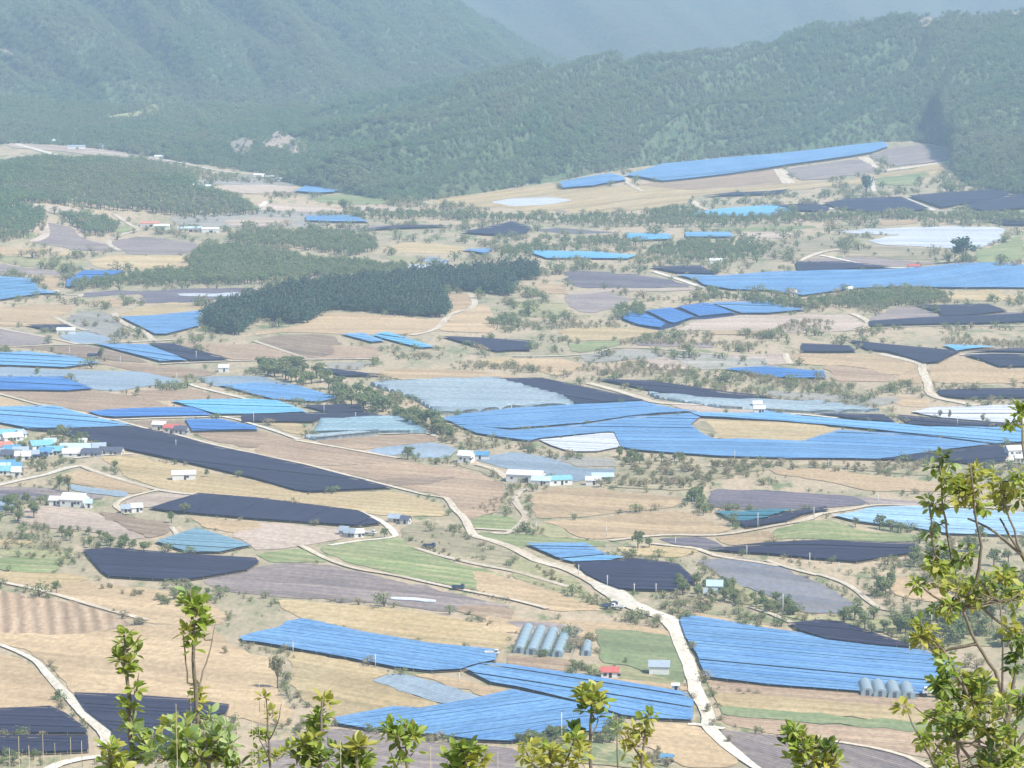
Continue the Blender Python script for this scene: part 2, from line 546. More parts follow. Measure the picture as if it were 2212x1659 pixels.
NETS = []
def net(mat, P, label, slope=.06, w=None, gap=1.0, h=1.25, near=False, arch=0.0, name='shade_net', cat='shade net', group=None, under='dbrown', tilt=.07):
    """cloth stretched in rows over posts; near ones have every row as a part"""
    cy = sum(p[1] for p in P) / len(P)
    D = CZ * FP / (cy + 50)
    if w is None:
        w = 4.2 * max(1, D / 1100)
    occupy(P)
    pts = world_poly(P)
    if under:
        LAYER[0] += 1
        lay = (LAYER[0] % 23) * 0.008
        so = sheet('field', pts, row_angle(P, slope), (.34 + lay) * max(1, D / 2500), F[under], min(18, 10 * D / 1200))
        so['kind'] = 'structure'
    ang = row_angle(P, slope)
    ca, sa = math.cos(ang), math.sin(ang)
    ox, oy = np.mean([p[0] for p in pts]), np.mean([p[1] for p in pts]); oz = float(H(ox, oy))
    uvp = [((x - ox) * ca + (y - oy) * sa, -(x - ox) * sa + (y - oy) * ca) for x, y in pts]
    sub = 6 if arch else 1
    rows = {}
    jz = {}; rr = {}
    for i, C in cells(uvp, w / sub, 7.0 * max(1, D / 1000)):
        r = i // sub
        R = rows.setdefault(r, ({}, [], []))
        if r not in jz:
            # neighbouring rows hang at one level; now and then a row is strung higher and leaves an open gap
            jz[r] = RNG.normal() * .03 + (.34 if near else .26) * gap * (RNG.random() < (.11 if near else .09)); rr[r] = RNG.random()
        t = []
        for p in C:
            k = (round(p[0], 3), round(p[1], 3))
            if k not in R[0]:
                R[0][k] = len(R[1]); R[1].append(p)
            if not t or t[-1] != R[0][k]:
                t.append(R[0][k])
        if len(set(t)) == len(t) and len(t) > 2:
            R[2].append(t)
    root = empty(name, (ox, oy, oz))
    tag(root, label, cat, group)
    hh = h * max(1, D / 1700)
    def rowmesh(rs, nm):
        V = []; UV = []; Fc = []; RA = []
        for r in rs:
            _, A, fs = rows[r]
            n0 = len(V)
            A = np.array(A)
            x = A[:, 0] * ca - A[:, 1] * sa; y = A[:, 0] * sa + A[:, 1] * ca
            fr = np.clip((A[:, 1] - r * w) / w, 0, 1)
            zz = H(x + ox, y + oy) - oz + hh + jz[r]
            if arch:
                zz = zz - hh + .15 + arch * np.sqrt(np.clip(1 - (2 * fr - 1) ** 2, 0, 1))
            else:
                # high edge away from the viewer, cloth dips a little between posts
                zz = zz - tilt * (fr - .5) + .10 * np.sin(A[:, 0] * .9 + r) * np.sin(fr * math.pi)
            V += np.stack([x, y, zz], -1).tolist(); UV += A.tolist()
            Fc += [[k + n0 for k in t] for t in fs]; RA += [rr[r]] * len(fs)
            if arch:                                   # film walls closing the ends down to the ground
                ed = {}
                for t in fs:
                    for a_, b_ in zip(t, t[1:] + t[:1]):
                        ed[tuple(sorted((a_, b_)))] = ed.get(tuple(sorted((a_, b_))), 0) + 1
                for (a_, b_), c_ in ed.items():
                    if c_ == 1:
                        m0 = len(V)
                        for i_ in (a_, b_):
                            V.append((x[i_], y[i_], float(H(x[i_] + ox, y[i_] + oy)) - oz)); UV.append(A[i_].tolist())
                        Fc.append([a_ + n0, b_ + n0, m0 + 1, m0]); RA.append(rr[r])
        me = bpy.data.meshes.new(nm); me.from_pydata(V, [], Fc)
        uvl = me.uv_layers.new(name='UVMap')
        li = np.empty(len(me.loops), np.int32); me.loops.foreach_get('vertex_index', li)
        uvl.data.foreach_set('uv', np.array(UV, np.float32)[li].ravel())
        at = me.attributes.new('row', 'FLOAT', 'FACE'); at.data.foreach_set('value', np.array(RA, np.float32))
        me.materials.append(NET[mat])
        me.polygons.foreach_set('use_smooth', [bool(arch)] * len(me.polygons))
        me.update()
        return link(bpy.data.objects.new(nm, me), root)
    rs = [r for r in sorted(rows) if rows[r][2]]
    part = 'tunnel_cover' if arch else 'cloth_panel'
    if near and len(rs) <= 300:
        k2 = max(rs) + 1
        for r in rs:
            _, A, fs = rows[r]
            par = list(range(len(A)))
            def fnd(i):
                while par[i] != i:
                    par[i] = par[par[i]]; i = par[i]
                return i
            for t in fs:
                for b in t[1:]:
                    par[fnd(b)] = fnd(t[0])
            comps = {}
            for t in fs:
                comps.setdefault(fnd(t[0]), []).append(t)
            for cf in comps.values():                  # a row broken by the outline hangs as separate panels
                use = sorted({i for t in cf for i in t}); mp_ = {i: n for n, i in enumerate(use)}
                rows[r] = (None, [A[i] for i in use], [[mp_[i] for i in t] for t in cf])
                rowmesh([r], part)
    else:
        o = rowmesh(rs, part)
        if len(rs) > 1:
            o['kind'] = 'stuff'
    # posts along the border and hoops' feet
    mb = MB()
    for i in range(len(uvp)):
        a, b = uvp[i], uvp[(i + 1) % len(uvp)]
        L = math.hypot(b[0] - a[0], b[1] - a[1]); k = max(1, min(30, int(L / (6 * max(1, D / 1000)))))
        for j in range(k):
            u = a[0] + (b[0] - a[0]) * j / k; v = a[1] + (b[1] - a[1]) * j / k
            x = u * ca - v * sa; y = u * sa + v * ca
            z = float(H(x + ox, y + oy)) - oz
            ph = .7 if arch else hh
            mb.box((x, y, z + ph / 2 - .2), (.12, .12, ph + .3))
    po = mb.build('support_posts', M['post'], root); po['kind'] = 'stuff'
    return root

# ------------------------------------------------------------------ the ground
def ground():
    ys = np.concatenate([np.arange(-120, 60, 6), np.arange(60, 880, 20), np.arange(880, 2600, 11), np.arange(2600, 5200, 16), np.arange(5200, 16001, 350)])
    s = np.linspace(-1, 1, 261)
    V = []
    for y in ys:
        hw = .27 * max(y, 0) + 170
        V.append(np.stack([s * hw, np.full_like(s, y), H(s * hw, np.full_like(s, y))], -1))
    V = np.concatenate(V); n = len(s)
    i = np.arange(len(ys) - 1)[:, None] * n + np.arange(n - 1)[None]
    i = i.ravel()
    Fc = np.stack([i, i + 1, i + n + 1, i + n], -1)
    me = bpy.data.meshes.new('ground'); me.from_pydata(V.tolist(), [], Fc.tolist())
    me.polygons.foreach_set('use_smooth', [True] * len(me.polygons))
    m, nt, b = newmat('valley_ground')
    pos = N(nt, 'ShaderNodeNewGeometry').outputs['Position']
    p2 = vmul(nt, pos, (1, .4, 1))
    n1 = noise(nt, p2, .012, 5, .6); n2 = noise(nt, p2, .07, 5, .7); n3 = noise(nt, p2, .45, 3, .7)
    col = mixc(nt, rng_(nt, n1, .44, .56), (.47, .37, .24), (.36, .31, .195))
    col = mixc(nt, rng_(nt, n2, .53, .64), col, (.20, .225, .105))
    col = mixc(nt, mth(nt, 'MULTIPLY', rng_(nt, n2, .45, .36), .8), col, (.50, .385, .26))
    hsv = N(nt, 'ShaderNodeHueSaturation'); nt.links.new(col, hsv.inputs['Color'])
    nt.links.new(rng_(nt, n3, .25, .75, .75, 1.22), hsv.inputs['Value'])
    nt.links.new(hsv.outputs[0], b.inputs['Base Color'])
    me.materials.append(m); me.update()
    o = bpy.data.objects.new('ground', me); o['kind'] = 'structure'
    return link(o)
ground()

# ------------------------------------------------------------------ mountains
def mat_hill(name, a, b_, c, sc):
    m, nt, b = newmat(name)
    pos = N(nt, 'ShaderNodeNewGeometry').outputs['Position']
    n1 = noise(nt, pos, sc, 5, .6); n2 = noise(nt, pos, sc * 9, 4, .7); n3 = noise(nt, pos, .06, 3, .7)
    col = mixc(nt, rng_(nt, n1, .4, .6), a, b_)
    col = mixc(nt, rng_(nt, n2, .48, .68), col, c)
    hsv = N(nt, 'ShaderNodeHueSaturation'); nt.links.new(col, hsv.inputs['Color'])
    nt.links.new(rng_(nt, n3, .25, .75, .6, 1.35), hsv.inputs['Value'])
    nt.links.new(hsv.outputs[0], b.inputs['Base Color'])
    bp = N(nt, 'ShaderNodeBump'); bp.inputs['Strength'].default_value = 1.0; bp.inputs['Distance'].default_value = 8.0
    nt.links.new(n3, bp.inputs['Height']); nt.links.new(bp.outputs[0], b.inputs['Normal'])
    return m
HILLM = mat_hill('wooded_slope', (.085, .135, .06), (.11, .15, .07), (.13, .14, .08), .004)
FARM = mat_hill('far_wooded_slope', (.07, .095, .05), (.10, .11, .06), (.13, .105, .08), .0015)

def catmull(P, n):
    P = np.asarray(P, float); out = []
    for s in np.linspace(0, len(P) - 1, n):
        i = min(int(s), len(P) - 2); t = s - i
        p0, p1, p2, p3 = P[max(i - 1, 0)], P[i], P[i + 1], P[min(i + 2, len(P) - 1)]
        out.append(.5 * ((2 * p1) + (p2 - p0) * t + (2 * p0 - 5 * p1 + 4 * p2 - p3) * t * t + (-p0 + 3 * p1 - 3 * p2 + p3) * t ** 3))
    return np.array(out)

def ridged(s):
    return 1 - np.abs(2 * (s - np.floor(s)) - 1)

def mountain(name, base, crest, mat, spur, lam, shear, nu=260, nv=110, prof=1.0, back=700, seed=1, clampg=True):
    """slope between a foot line and a crest line (both world points), with spurs running down it, and a far side"""
    r = np.random.default_rng(seed)
    B = catmull(base, nu); C = catmull(crest, nu)
    S = np.concatenate([[0], np.cumsum(np.linalg.norm(np.diff((B + C) / 2, axis=0), axis=1))])
    ph = r.random(12) * 6.28
    rowsv = np.concatenate([np.linspace(0, 1, nv), 1 + np.linspace(.03, 1, 16)])
    V = np.empty((len(rowsv), nu, 3))
    for k, v in enumerate(rowsv):
        if v <= 1:
            P = B + (C - B) * v
            zp = v ** prof if prof >= 1 else v
            P[:, 2] = B[:, 2] + (C[:, 2] - B[:, 2]) * zp
            sc_ = S / lam + shear * v + .25 * np.sin(S / lam * 1.7 + ph[0]) + .08 * np.sin(v * 9 + ph[3] + S / lam)
            a1 = ridged(sc_) - .5 * min(1, v * 2.2)
            sub_ = ridged(sc_ * 2.7 + v * 1.3 * np.sign(shear) + .3 * np.sin(S / lam * 2.3 + ph[1])) - .5
            sub3 = ridged(sc_ * 6.1 - v * 2.1 + .4 * np.sin(S / lam * 5 + ph[2])) - .5
            e = (math.sin(math.pi * min(1, v ** .75 * .93)) ** .8)
            amp = spur * (.75 + .35 * np.sin(S / lam * .8 + ph[4]))
            P[:, 2] += e * (amp * a1 + amp * .42 * sub_ + amp * .16 * sub3)
            P[:, 1] -= e * (amp * a1) * .9                         # spurs also step forward
            if clampg:
                P[:, 2] = np.maximum(P[:, 2], H(P[:, 0], P[:, 1]) - 2 + min(v * 60, 12))
            P[:, 2] += (v > .9) * (v - .9) * 10 * 2.0 * np.sin(S / 23 + ph[5])
        else:
            t = v - 1
            P = C.copy(); P[:, 1] += back * t; P[:, 0] += 0
            P[:, 2] = C[:, 2] - (C[:, 2] - B[:, 2] * .5) * t ** 1.1 - 0
        V[k] = P
    nvv = len(rowsv)
    i = (np.arange(nvv - 1)[:, None] * nu + np.arange(nu - 1)[None]).ravel()
    me = bpy.data.meshes.new(name)
    me.from_pydata(V.reshape(-1, 3).tolist(), [], np.stack([i, i + 1, i + nu + 1, i + nu], -1).tolist())
    me.polygons.foreach_set('use_smooth', [True] * len(me.polygons))
    me.materials.append(mat); me.update()
    o = bpy.data.objects.new(name, me); o['kind'] = 'structure'
    link(o)
    return V[:nv]

def foot(P):
    w = G([p[0] for p in P], [p[1] for p in P]); w[:, 2] -= 3
    return w
def crest(P, D):
    D = D if hasattr(D, '__len__') else [D] * len(P)
    return np.array([at_dist(p[0], p[1], d) for p, d in zip(P, D)])

def foot_at(Xs, D, z):
    return np.array([[(X - WP / 2) / FP * D, D, z] for X in Xs])

MT_FAR = mountain('far_mountain', foot_at(np.linspace(-900, 3100, 9), 6300, 20),
                  crest([(-900, -330), (-400, -300), (100, -260), (600, -220), (1106, -190), (1600, -240), (2100, -200), (2600, -260), (3100, -280)], 12500),
                  FARM, 110, 900, .9, 220, 90, seed=5, clampg=False)
LC = [(-500, -330), (-250, -250), (0, -215), (300, -180), (600, -130), (820, -75), (980, 0), (1060, 45), (1130, 92), (1205, 133), (1290, 180), (1420, 250)]
MT_LEFT = mountain('left_mountain', foot_at([-450, -200, 0, 200, 420, 620, 780, 900, 1000, 1080, 1180, 1300], 4600, 36), crest(LC, 6300), HILLM, 75, 260, 2.3, 300, 130, seed=3)
RB = f('560,380 700,412 880,440 940,430 1200,392 1370,362 1500,350 1900,308 2040,318 2058,345 2068,385 2110,407 2230,422 2520,440')
RC = f('560,268 760,224 980,182 1050,161 1200,141 1400,131 1560,118 1750,66 1900,44 2000,37 2100,30 2212,28 2300,25 2520,20')
MT_RIGHT = mountain('right_mountain', foot(RB), crest(RC, [4300, 4300, 4350, 4350, 4400, 4450, 4500, 4600, 4600, 4550, 4500, 4500, 4500, 4500]), HILLM, 58, 200, -2.4, 340, 130, seed=8)
FB = f('-300,318 0,312 60,312 200,322 370,347 500,366 560,376 680,396 760,420 860,436')
FC = f('-300,205 0,215 110,226 220,227 335,233 420,241 520,244 592,228 700,240 840,285')
MT_FOOT = mountain('wooded_foothill', foot(FB), crest(FC, 4350), HILLM, 20, 90, -.6, 220, 80, back=350, seed=12)

# ------------------------------------------------------------------ fields
# picture rows from near to far; each outline is measured on the photograph and laid on the land
for mt, P, *rest in [
 # --- foreground valley, lower left
 ('tan', f('0,1262 110,1286 210,1316 320,1348 470,1352 500,1330 440,1290 380,1280 230,1262 120,1250 0,1232'), .1),
 ('striped', f('-20,1272 175,1307 262,1337 290,1352 162,1374 -20,1369'), 6.0),
 ('tan', f('-20,1366 162,1372 300,1350 455,1352 500,1395 600,1428 600,1500 640,1540 600,1572 490,1548 400,1530 165,1506 115,1446 60,1404 -20,1386'), .1),
 ('tan', f('-20,1412 50,1424 108,1470 148,1504 112,1530 -20,1540'), .1),
 ('wheat', q(1, 3, '150 200 1000 265 1500 325 2100 455 2212 520 2110 655 1500 592 620 425 420 385 220 280'), .09),
 ('wheat', q(1, 3, '280 668 420 660 900 762 1165 842 985 900 1555 1090 1590 1140 1400 1165 1150 1140 680 1245 640 1205 470 1130 370 1020 300 880'), .16),
 ('tan', q(1, 3, '1335 852 1520 850 2050 962 2212 1012 2000 1078 1960 1042'), .16),
 ('film', f('800,1472 845,1457 885,1460 1043,1507 1018,1517 958,1522 903,1505'), .3, 1),
 ('mauve', f('560,1606 720,1572 900,1602 1100,1615 1150,1640 1110,1672 560,1672'), .1),
 ('brown', q(1, 3, '1700 290 1800 255 2212 275 2212 400 2000 380'), .1),
 ('tan', f('1106,1340 1231,1341 1331,1346 1440,1360 1462,1396 1261,1378 1106,1368 1040,1360 1050,1330'), .08),
 ('mauve', q(2, 3, '-60 395 300 400 580 440 620 490 520 520 60 450'), .1),
 ('brown', q(2, 3, '-40 690 440 720 600 760 560 860 300 830 -40 770'), .1),
 ('dgreen', q(2, 3, '712 452 1400 520 1490 690 1492 932 1330 915 1200 850 1000 775 770 752 735 560'), .1),
 ('olive', q(2, 3, '640 760 1000 780 1200 860 1490 930 1480 960 660 880'), .1),
 ('tan', q(2, 3, '660 880 900 890 1500 955 1530 1000 1200 985 800 915'), .1),
 ('tan', q(2, 3, '920 1350 1100 1268 1600 1292 1850 1480 1960 1555 1900 1659 1500 1659 1320 1560 1180 1480 1000 1480'), .1),
 ('dgreen', q(2, 3, '330 1470 600 1440 900 1480 1060 1592 1010 1635 680 1605 420 1560'), .05),
 ('olive', q(2, 3, '100 1470 620 1430 930 1460 1130 1600 1100 1680 0 1680'), .05, 0),
 ('brown', q(2, 3, '1690 905 2212 940 3300 1020 3700 1080 3720 1180 2212 1040 1720 1010'), .06),
 ('wheat', q(2, 3, '1720 1005 2212 1035 3720 1180 3720 1300 2212 1160 1780 1130'), .06),
 ('dgreen', q(2, 3, '1790 1125 2212 1160 3680 1290 3740 1360 2212 1240 1820 1205'), .06),
 ('brown', q(2, 3, '1800 1205 2212 1240 3760 1360 4200 1450 3900 1640 3500 1560 2900 1440 2400 1390 1850 1290'), .06),
 ('mauve', q(2, 3, '1760 1330 2212 1375 2860 1425 3320 1530 3620 1690 2180 1690 1960 1560'), .3),
 ('tan', f('1440,1312 1500,1322 1560,1335 1760,1372 1890,1396 1800,1388 1660,1360 1556,1341 1484,1330'), .08),
 # --- middle foreground
 ('mauve', f('436,1252 560,1224 640,1216 720,1222 800,1242 1000,1287 1110,1310 1020,1322 950,1322 800,1302 600,1291 470,1276'), .09),
 ('white', q(1, 3, '1165 185 1560 212 1550 238 1160 208'), .06, 2),
 ('green', f('683,1182 853,1160 903,1180 953,1206 1080,1240 1150,1275 1100,1284 1000,1271 860,1242 750,1216'), .12),
 ('green', q(1, 2, '-10 1470 395 1420 640 1540 380 1545 130 1545 40 1500'), .1),
 ('scrub', q(1, 2, '1250 1300 1340 1190 1720 1240 1880 1330 2212 1430 2400 1640 1900 1560 1600 1490 1370 1420'), .1),
 ('tan', f('1020,1232 1106,1250 1180,1270 1260,1300 1310,1320 1200,1322 1106,1296 1030,1280'), .1),
 ('olive', f('1106,1250 1200,1280 1290,1310 1250,1255 1180,1222 1106,1200'), .1),
 ('pink', f('553,1129 750,1142 760,1158 670,1178 553,1190 540,1178 500,1150 530,1130'), .1),
 ('tan', f('409,1117 553,1128 570,1140 500,1152 440,1140'), .06),
 ('wheat', q(0, 2, '870 630 1120 620 1460 690 1760 755 2212 842 2650 945 2212 1005 1700 955 1400 912 1080 805 960 700'), .1),
 ('wheat', q(1, 2, '-10 855 440 955 1180 930 1480 1000 1600 1045 1650 1150 1100 1140 880 1110 560 1062 -10 992'), .06),
 ('tan', q(0, 2, '420 812 720 742 1340 922 1130 955 620 862'), .12),
 ('pink', q(0, 2, '110 1130 240 1060 440 1055 820 1110 1265 1330 1100 1352 700 1262 340 1242 140 1192'), .1),
 ('dbrown', q(0, 2, '840 1110 1000 1120 1450 1200 1485 1270 1280 1342 1080 1250'), .12),
 ('pink', q(0, 2, '1090 1000 1400 940 1720 970 1300 1072 1080 1055'), .05),
 ('mauve', q(0, 2, '-20 890 400 900 900 965 880 1000 400 985 -20 930'), .05),
 ('dmauve', q(0, 2, '-20 915 300 940 460 985 300 1010 -20 985'), .06),
 ('film', q(0, 2, '-20 980 160 1012 60 1095 -20 1110'), .08),
 ('film', q(0, 2, '600 868 1110 935 1085 985 620 925'), .1),
 ('green', q(0, 2, '-20 1500 480 1520 520 1600 420 1640 -20 1610'), .03),
 ('olive', q(0, 2, '-20 1330 500 1400 640 1450 640 1560 400 1540 -20 1480'), .03),
 ('wheat', q(0, 2, '-20 1350 280 1355 300 1390 -20 1395'), .02),
 ('wheat', q(0, 2, '-20 1615 600 1640 800 1690 500 1740 -20 1690'), .03),
 ('brown', q(1, 2, '-10 400 340 482 900 582 1200 642 1455 690 1000 700 430 705 -10 605'), .12),
 ('brown', q(1, 2, '430 720 1300 682 1760 730 2000 800 2150 900 2100 1100 1850 1180 1720 1060 1640 980 1300 900 900 800'), .08),
 ('dbrown', q(1, 2, '1000 830 1760 800 1500 870 1150 880'), .06, 1),
 ('scrub', q(1, 2, '1700 690 1950 720 2212 780 2300 900 2212 1100 2150 1140 2180 900 2000 790'), .1),
 ('green', f('1015,1125 1050,1112 1106,1118 1125,1130 1110,1146 1030,1143'), .05),
 ('green', f('1030,1150 1106,1152 1300,1170 1310,1182 1140,1178 1100,1192 1060,1170'), .06),
 ('olive', f('1130,1150 1170,1128 1215,1140 1240,1160 1200,1163'), .05),
 ('tan', f('1146,1068 1188,1055 1268,1055 1444,1074 1476,1074 1458,1096 1356,1106 1256,1118 1160,1121 1148,1100'), .06),
 ('tan', f('1168,1127 1281,1120 1381,1107 1476,1103 1584,1144 1531,1158 1406,1158 1281,1166 1246,1160 1215,1140'), .05),
 ('dmauve', f('1421,1164 1518,1160 1566,1182 1531,1188 1456,1177'), .06),
 ('wheat', f('1331,1182 1418,1180 1516,1190 1466,1206 1356,1200'), .05),
 ('tan', f('1543,1160 1659,1146 1680,1165 1659,1177 1581,1181'), .04),
 ('green', f('1670,1146 1742,1126 1800,1126 1860,1147 2012,1157 1990,1170 1800,1168 1670,1166'), .05),
 ('tan', f('1659,1014 1760,1012 1909,1030 2016,1042 2120,1050 2100,1060 1884,1063 1784,1040 1680,1026'), .06),
 ('dmauve', f('1535,1057 1659,1060 1845,1072 1874,1090 1784,1098 1659,1106 1600,1100 1530,1095'), .05),
 ('mauve', f('1842,1072 1990,1086 2010,1092 1884,1094'), .05),
 ('paddy', f('1500,1211 1600,1205 1700,1230 1780,1265 1850,1310 1840,1326 1740,1326 1690,1300 1560,1250'), .12),
 ('scrub', f('1330,985 1470,1000 1660,1003 1900,1004 2030,1010 2000,1030 1800,1010 1660,1015 1560,1030 1480,1062 1300,1052 1330,1020'), .05),
 ('tan', f('1900,1256 1960,1246 2020,1262 2120,1290 2060,1310 1940,1290'), .05),
 ('olive', f('1560,1250 1690,1302 1745,1332 1840,1328 1980,1340 2212,1350 2212,1400 2000,1390 1860,1360 1700,1335 1560,1290'), .1),
 # --- centre left plain
 ('film', f('790,993 803,969 928,955 988,969 970,990 900,990 878,980'), .04),
 ('brown', q(1, 2, '480 490 1060 450 1470 440 1640 482 1150 542 900 572'), .06),
 ('wheat', q(1, 2, '80 340 380 340 480 430 350 440'), .05),
 ('film', f('1020,992 1106,976 1190,990 1250,1012 1345,1012 1325,1032 1230,1042 1110,1017'), .08),
 ('grey', f('1140,975 1200,985 1320,990 1340,1008 1250,1010 1190,988'), .05),
 ('brown', q(0, 2, '-20 62 560 75 820 55 1000 90 1150 100 1500 200 1000 230 720 240 280 150 -20 92'), .05),
 ('brown', q(0, 2, '1150 62 1700 45 2065 130 1560 142 1260 140'), .05),
 ('tan', q(0, 2, '-20 110 130 140 260 200 -20 205'), .05),
 ('tan', q(0, 2, '720 240 1500 205 1560 215 1000 235'), .03, 1),
 ('dbrown', q(0, 2, '1040 332 1340 316 1640 318 1660 425 1500 420 1250 375'), .05),
 ('brown', q(0, 2, '1640 425 2212 415 2360 470 2212 560 1850 500'), .06),
 ('dbrown', q(0, 1, '100 1340 780 1330 1100 1410 1300 1480 700 1440 400 1370'), .06),
 ('brown', q(0, 1, '700 1450 1200 1482 1900 1560 1700 1605 1400 1600 1000 1512'), .05),
 ('film', f('140,815 282,800 405,825 300,838 250,846 200,842'), .06),
 ('film', f('0,792 140,800 282,803 140,814 -10,815'), .04),
 ('film', f('420,815 560,812 640,832 553,831 470,838'), .04),
 ('brown', q(0, 1, '1500 1310 2212 1322 3260 1330 3280 1440 2212 1452 2000 1450'), .10),
 ('dbrown', q(1, 1, '-10 1300 190 1240 560 1232 700 1260 720 1400 560 1430 430 1438'), .12),
 ('mauve', q(0, 1, '-20 1180 200 1200 480 1300 300 1322 -20 1332'), .06),
 ('grey', q(0, 1, '560 1100 700 1030 900 1040 1020 1120 1130 1262 980 1272 740 1200'), .1),
 ('film', q(0, 1, '500 1240 740 1202 1000 1282 840 1312 640 1312'), .05),
 ('tan', q(0, 1, '-20 1002 340 970 640 980 560 1060 480 1080 560 1150 300 1162 -20 1162'), .05),
 ('wheat', q(0, 1, '1000 1060 1160 1012 1500 950 1750 990 1740 1032 1300 1082 1040 1082'), .03),
 ('tan', q(0, 1, '720 960 960 910 1080 940 1060 992 900 1002'), .03),
 ('dmauve', q(0, 1, '720 872 1000 850 1250 862 1700 832 2212 830 2212 900 1700 950 1200 962 1230 882 1000 892 720 912'), .0),
 ('white', q(0, 1, '1530 880 2205 870 2205 898 1560 902'), -.02, 2),
 ('tan', q(0, 1, '90 705 440 710 530 760 490 850 440 850 340 790 280 750'), .04),
 ('mauve', q(0, 1, '-20 610 430 680 620 712 480 722 100 702 -20 722'), .04),
 ('olive', q(0, 1, '-20 545 760 570 640 680 480 672 -20 602'), .02),
 ('wheat', q(0, 1, '760 592 960 545 1640 555 1560 640 1000 682 840 652'), .0),
 ('tan', q(0, 1, '1280 682 1650 602 1720 650 1560 702 1300 716'), -.05),
 ('tan', q(0, 1, '-20 470 430 490 420 520 200 542 -20 547'), .0),
 ('wheat', q(0, 1, '470 532 640 510 780 530 500 552'), .0),
 ('mauve', q(0, 1, '400 262 620 302 700 400 900 450 1040 512 800 512 500 472 270 437 380 400 430 332'), .06),
 ('pink', q(0, 1, '390 240 432 325 422 392 330 432 240 432 350 380 382 300'), -.2, 1),
 ('pink', q(0, 1, '180 65 350 110 600 132 840 200 860 232 640 202 400 172'), .1, 1),
 ('mauve', q(0, 1, '960 432 1200 382 1700 442 1720 482 1600 542 1100 542 1012 492'), .02),
 ('pink', q(0, 1, '640 312 720 400 900 432 920 460 760 420 660 360'), .1, 1),
 ('green', q(0, 1, '960 330 1090 290 1150 330 1050 362'), -.1, 1),
 # --- middle
 ('tan', q(1, 1, '-10 1212 440 1142 600 1052 720 1042 1040 1062 1600 1112 1540 1182 1340 1242 1280 1232 740 1232 240 1212 -10 1242'), .0),
 ('tan', q(1, 1, '1520 882 1840 880 1880 950 1840 1000 1660 1062 1650 1000'), -.03),
 ('tan', q(1, 1, '1660 1092 1900 1000 1940 962 2040 1042 2062 1222 1560 1202'), .0),
 ('brown', q(1, 1, '640 1330 860 1330 1070 1370 1060 1430 700 1430'), .06),
 ('grey', q(1, 1, '540 1480 1000 1470 900 1540 640 1530'), .04),
 ('tan', f('803,808 850,796 1003,800 1106,812 1120,824 1000,826 880,823'), .02),
 ('wheat', q(1, 1, '1900 1470 2212 1420 2212 1500 2000 1510'), -.03),
 ('pink', q(1, 1, '250 640 620 640 660 740 480 772 250 742'), .0, 1),
 ('wheat', q(1, 1, '1050 482 1340 430 1860 482 1760 532 1200 522'), .02),
 ('olive', q(1, 1, '1070 542 1400 562 1700 632 1540 652 1260 652'), .02),
 ('film', q(1, 1, '1400 570 1560 560 1680 630 1480 625'), .02, 1),
 ('white', q(1, 1, '1270 625 1525 632 1520 660 1265 655'), .02, 2),
 ('pink', q(1, 1, '-10 90 300 110 760 150 760 190 -10 160'), .04),
 ('pink', q(1, 1, '820 112 1360 140 1300 190 900 162'), .03),
 ('green', q(1, 1, '480 62 700 22 950 20 1160 102 860 112 560 92'), .03),
 ('mauve', q(1, 1, '750 290 1230 290 1000 340 850 347'), -.02),
 ('grey', q(1, 1, '-10 150 420 170 760 190 740 260 -10 250'), .02),
 ('olive', q(2, 1, '-10 950 480 960 500 1080 -10 1082'), .0),
 ('tan', q(2, 1, '220 792 470 802 480 880 230 882'), .0),
 ('mauve', q(2, 1, '440 902 640 870 830 870 1040 920 900 1002 700 1052 530 1012'), .03),
 ('pink', q(2, 1, '440 882 700 840 1300 835 1660 832 1560 850 1300 862 800 866 500 895'), -.02, 1),
 ('dmauve', q(2, 1, '440 692 600 680 1280 742 1570 822 1200 832 540 832'), .06),
 ('wheat', q(2, 1, '380 1202 560 1172 1100 1172 1300 1202 900 1282 500 1292'), .02),
 ('green', q(2, 1, '480 1322 700 1292 990 1282 860 1342 600 1392 500 1372'), -.03),
 ('mauve', q(2, 1, '1040 1292 1740 1312 1740 1352 1100 1332'), .02),
 ('pink', q(2, 1, '1380 1202 1560 1122 2000 1062 2212 1070 2900 1060 3070 1150 2900 1202 2500 1222 2212 1202'), .0),
 ('tan', q(2, 1, '1700 1200 2212 1205 2212 1235 1720 1235'), .0, 1),
 ('grey', q(2, 1, '560 1420 900 1365 1300 1385 1450 1480 1100 1440 700 1480'), .03),
 ('pink', q(2, 1, '1100 1450 1320 1430 1520 1500 1560 1540 1230 1540'), .03),
 ('tan', q(2, 1, '-10 1442 400 1440 620 1500 520 1560 380 1592 -10 1480'), .03),
 ('grey', q(2, 1, '1300 1370 1850 1420 2212 1440 2212 1520 1640 1540 1480 1480'), .02),
 ('pink', q(2, 1, '1900 1400 2212 1402 2212 1440 1920 1440'), .0, 1),
 ('wheat', q(2, 1, '600 100 1200 42 1430 20 1450 80 1150 142 700 172 370 202 -10 152'), -.03),
 ('mauve', q(2, 1, '520 100 600 100 560 160 370 200 300 170'), .0),
 ('white', f('1058,437 1106,429 1188,426 1240,433 1188,442 1106,446'), .0, 1),
 ('dmauve', q(2, 1, '170 332 400 310 930 350 440 362'), .02),
 ('green', q(2, 1, '1680 322 2212 302 2600 290 2640 310 2212 340 1800 350'), -.01),
 ('pink', q(2, 1, '1950 345 2212 345 2500 360 2300 400 2000 400'), .0),
 ('mauve', q(3, 1, '300 582 900 562 1540 612 1200 642 700 642'), .03),
 ('white', q(3, 1, '540 342 1300 302 2040 302 2000 430 1800 492 1600 492 1300 472 1000 462 850 422 1160 372 980 372 760 362'), .0, 1),
 ('scrub', q(3, 1, '800 482 1000 470 1600 500 1580 580 900 560 640 560'), .0),
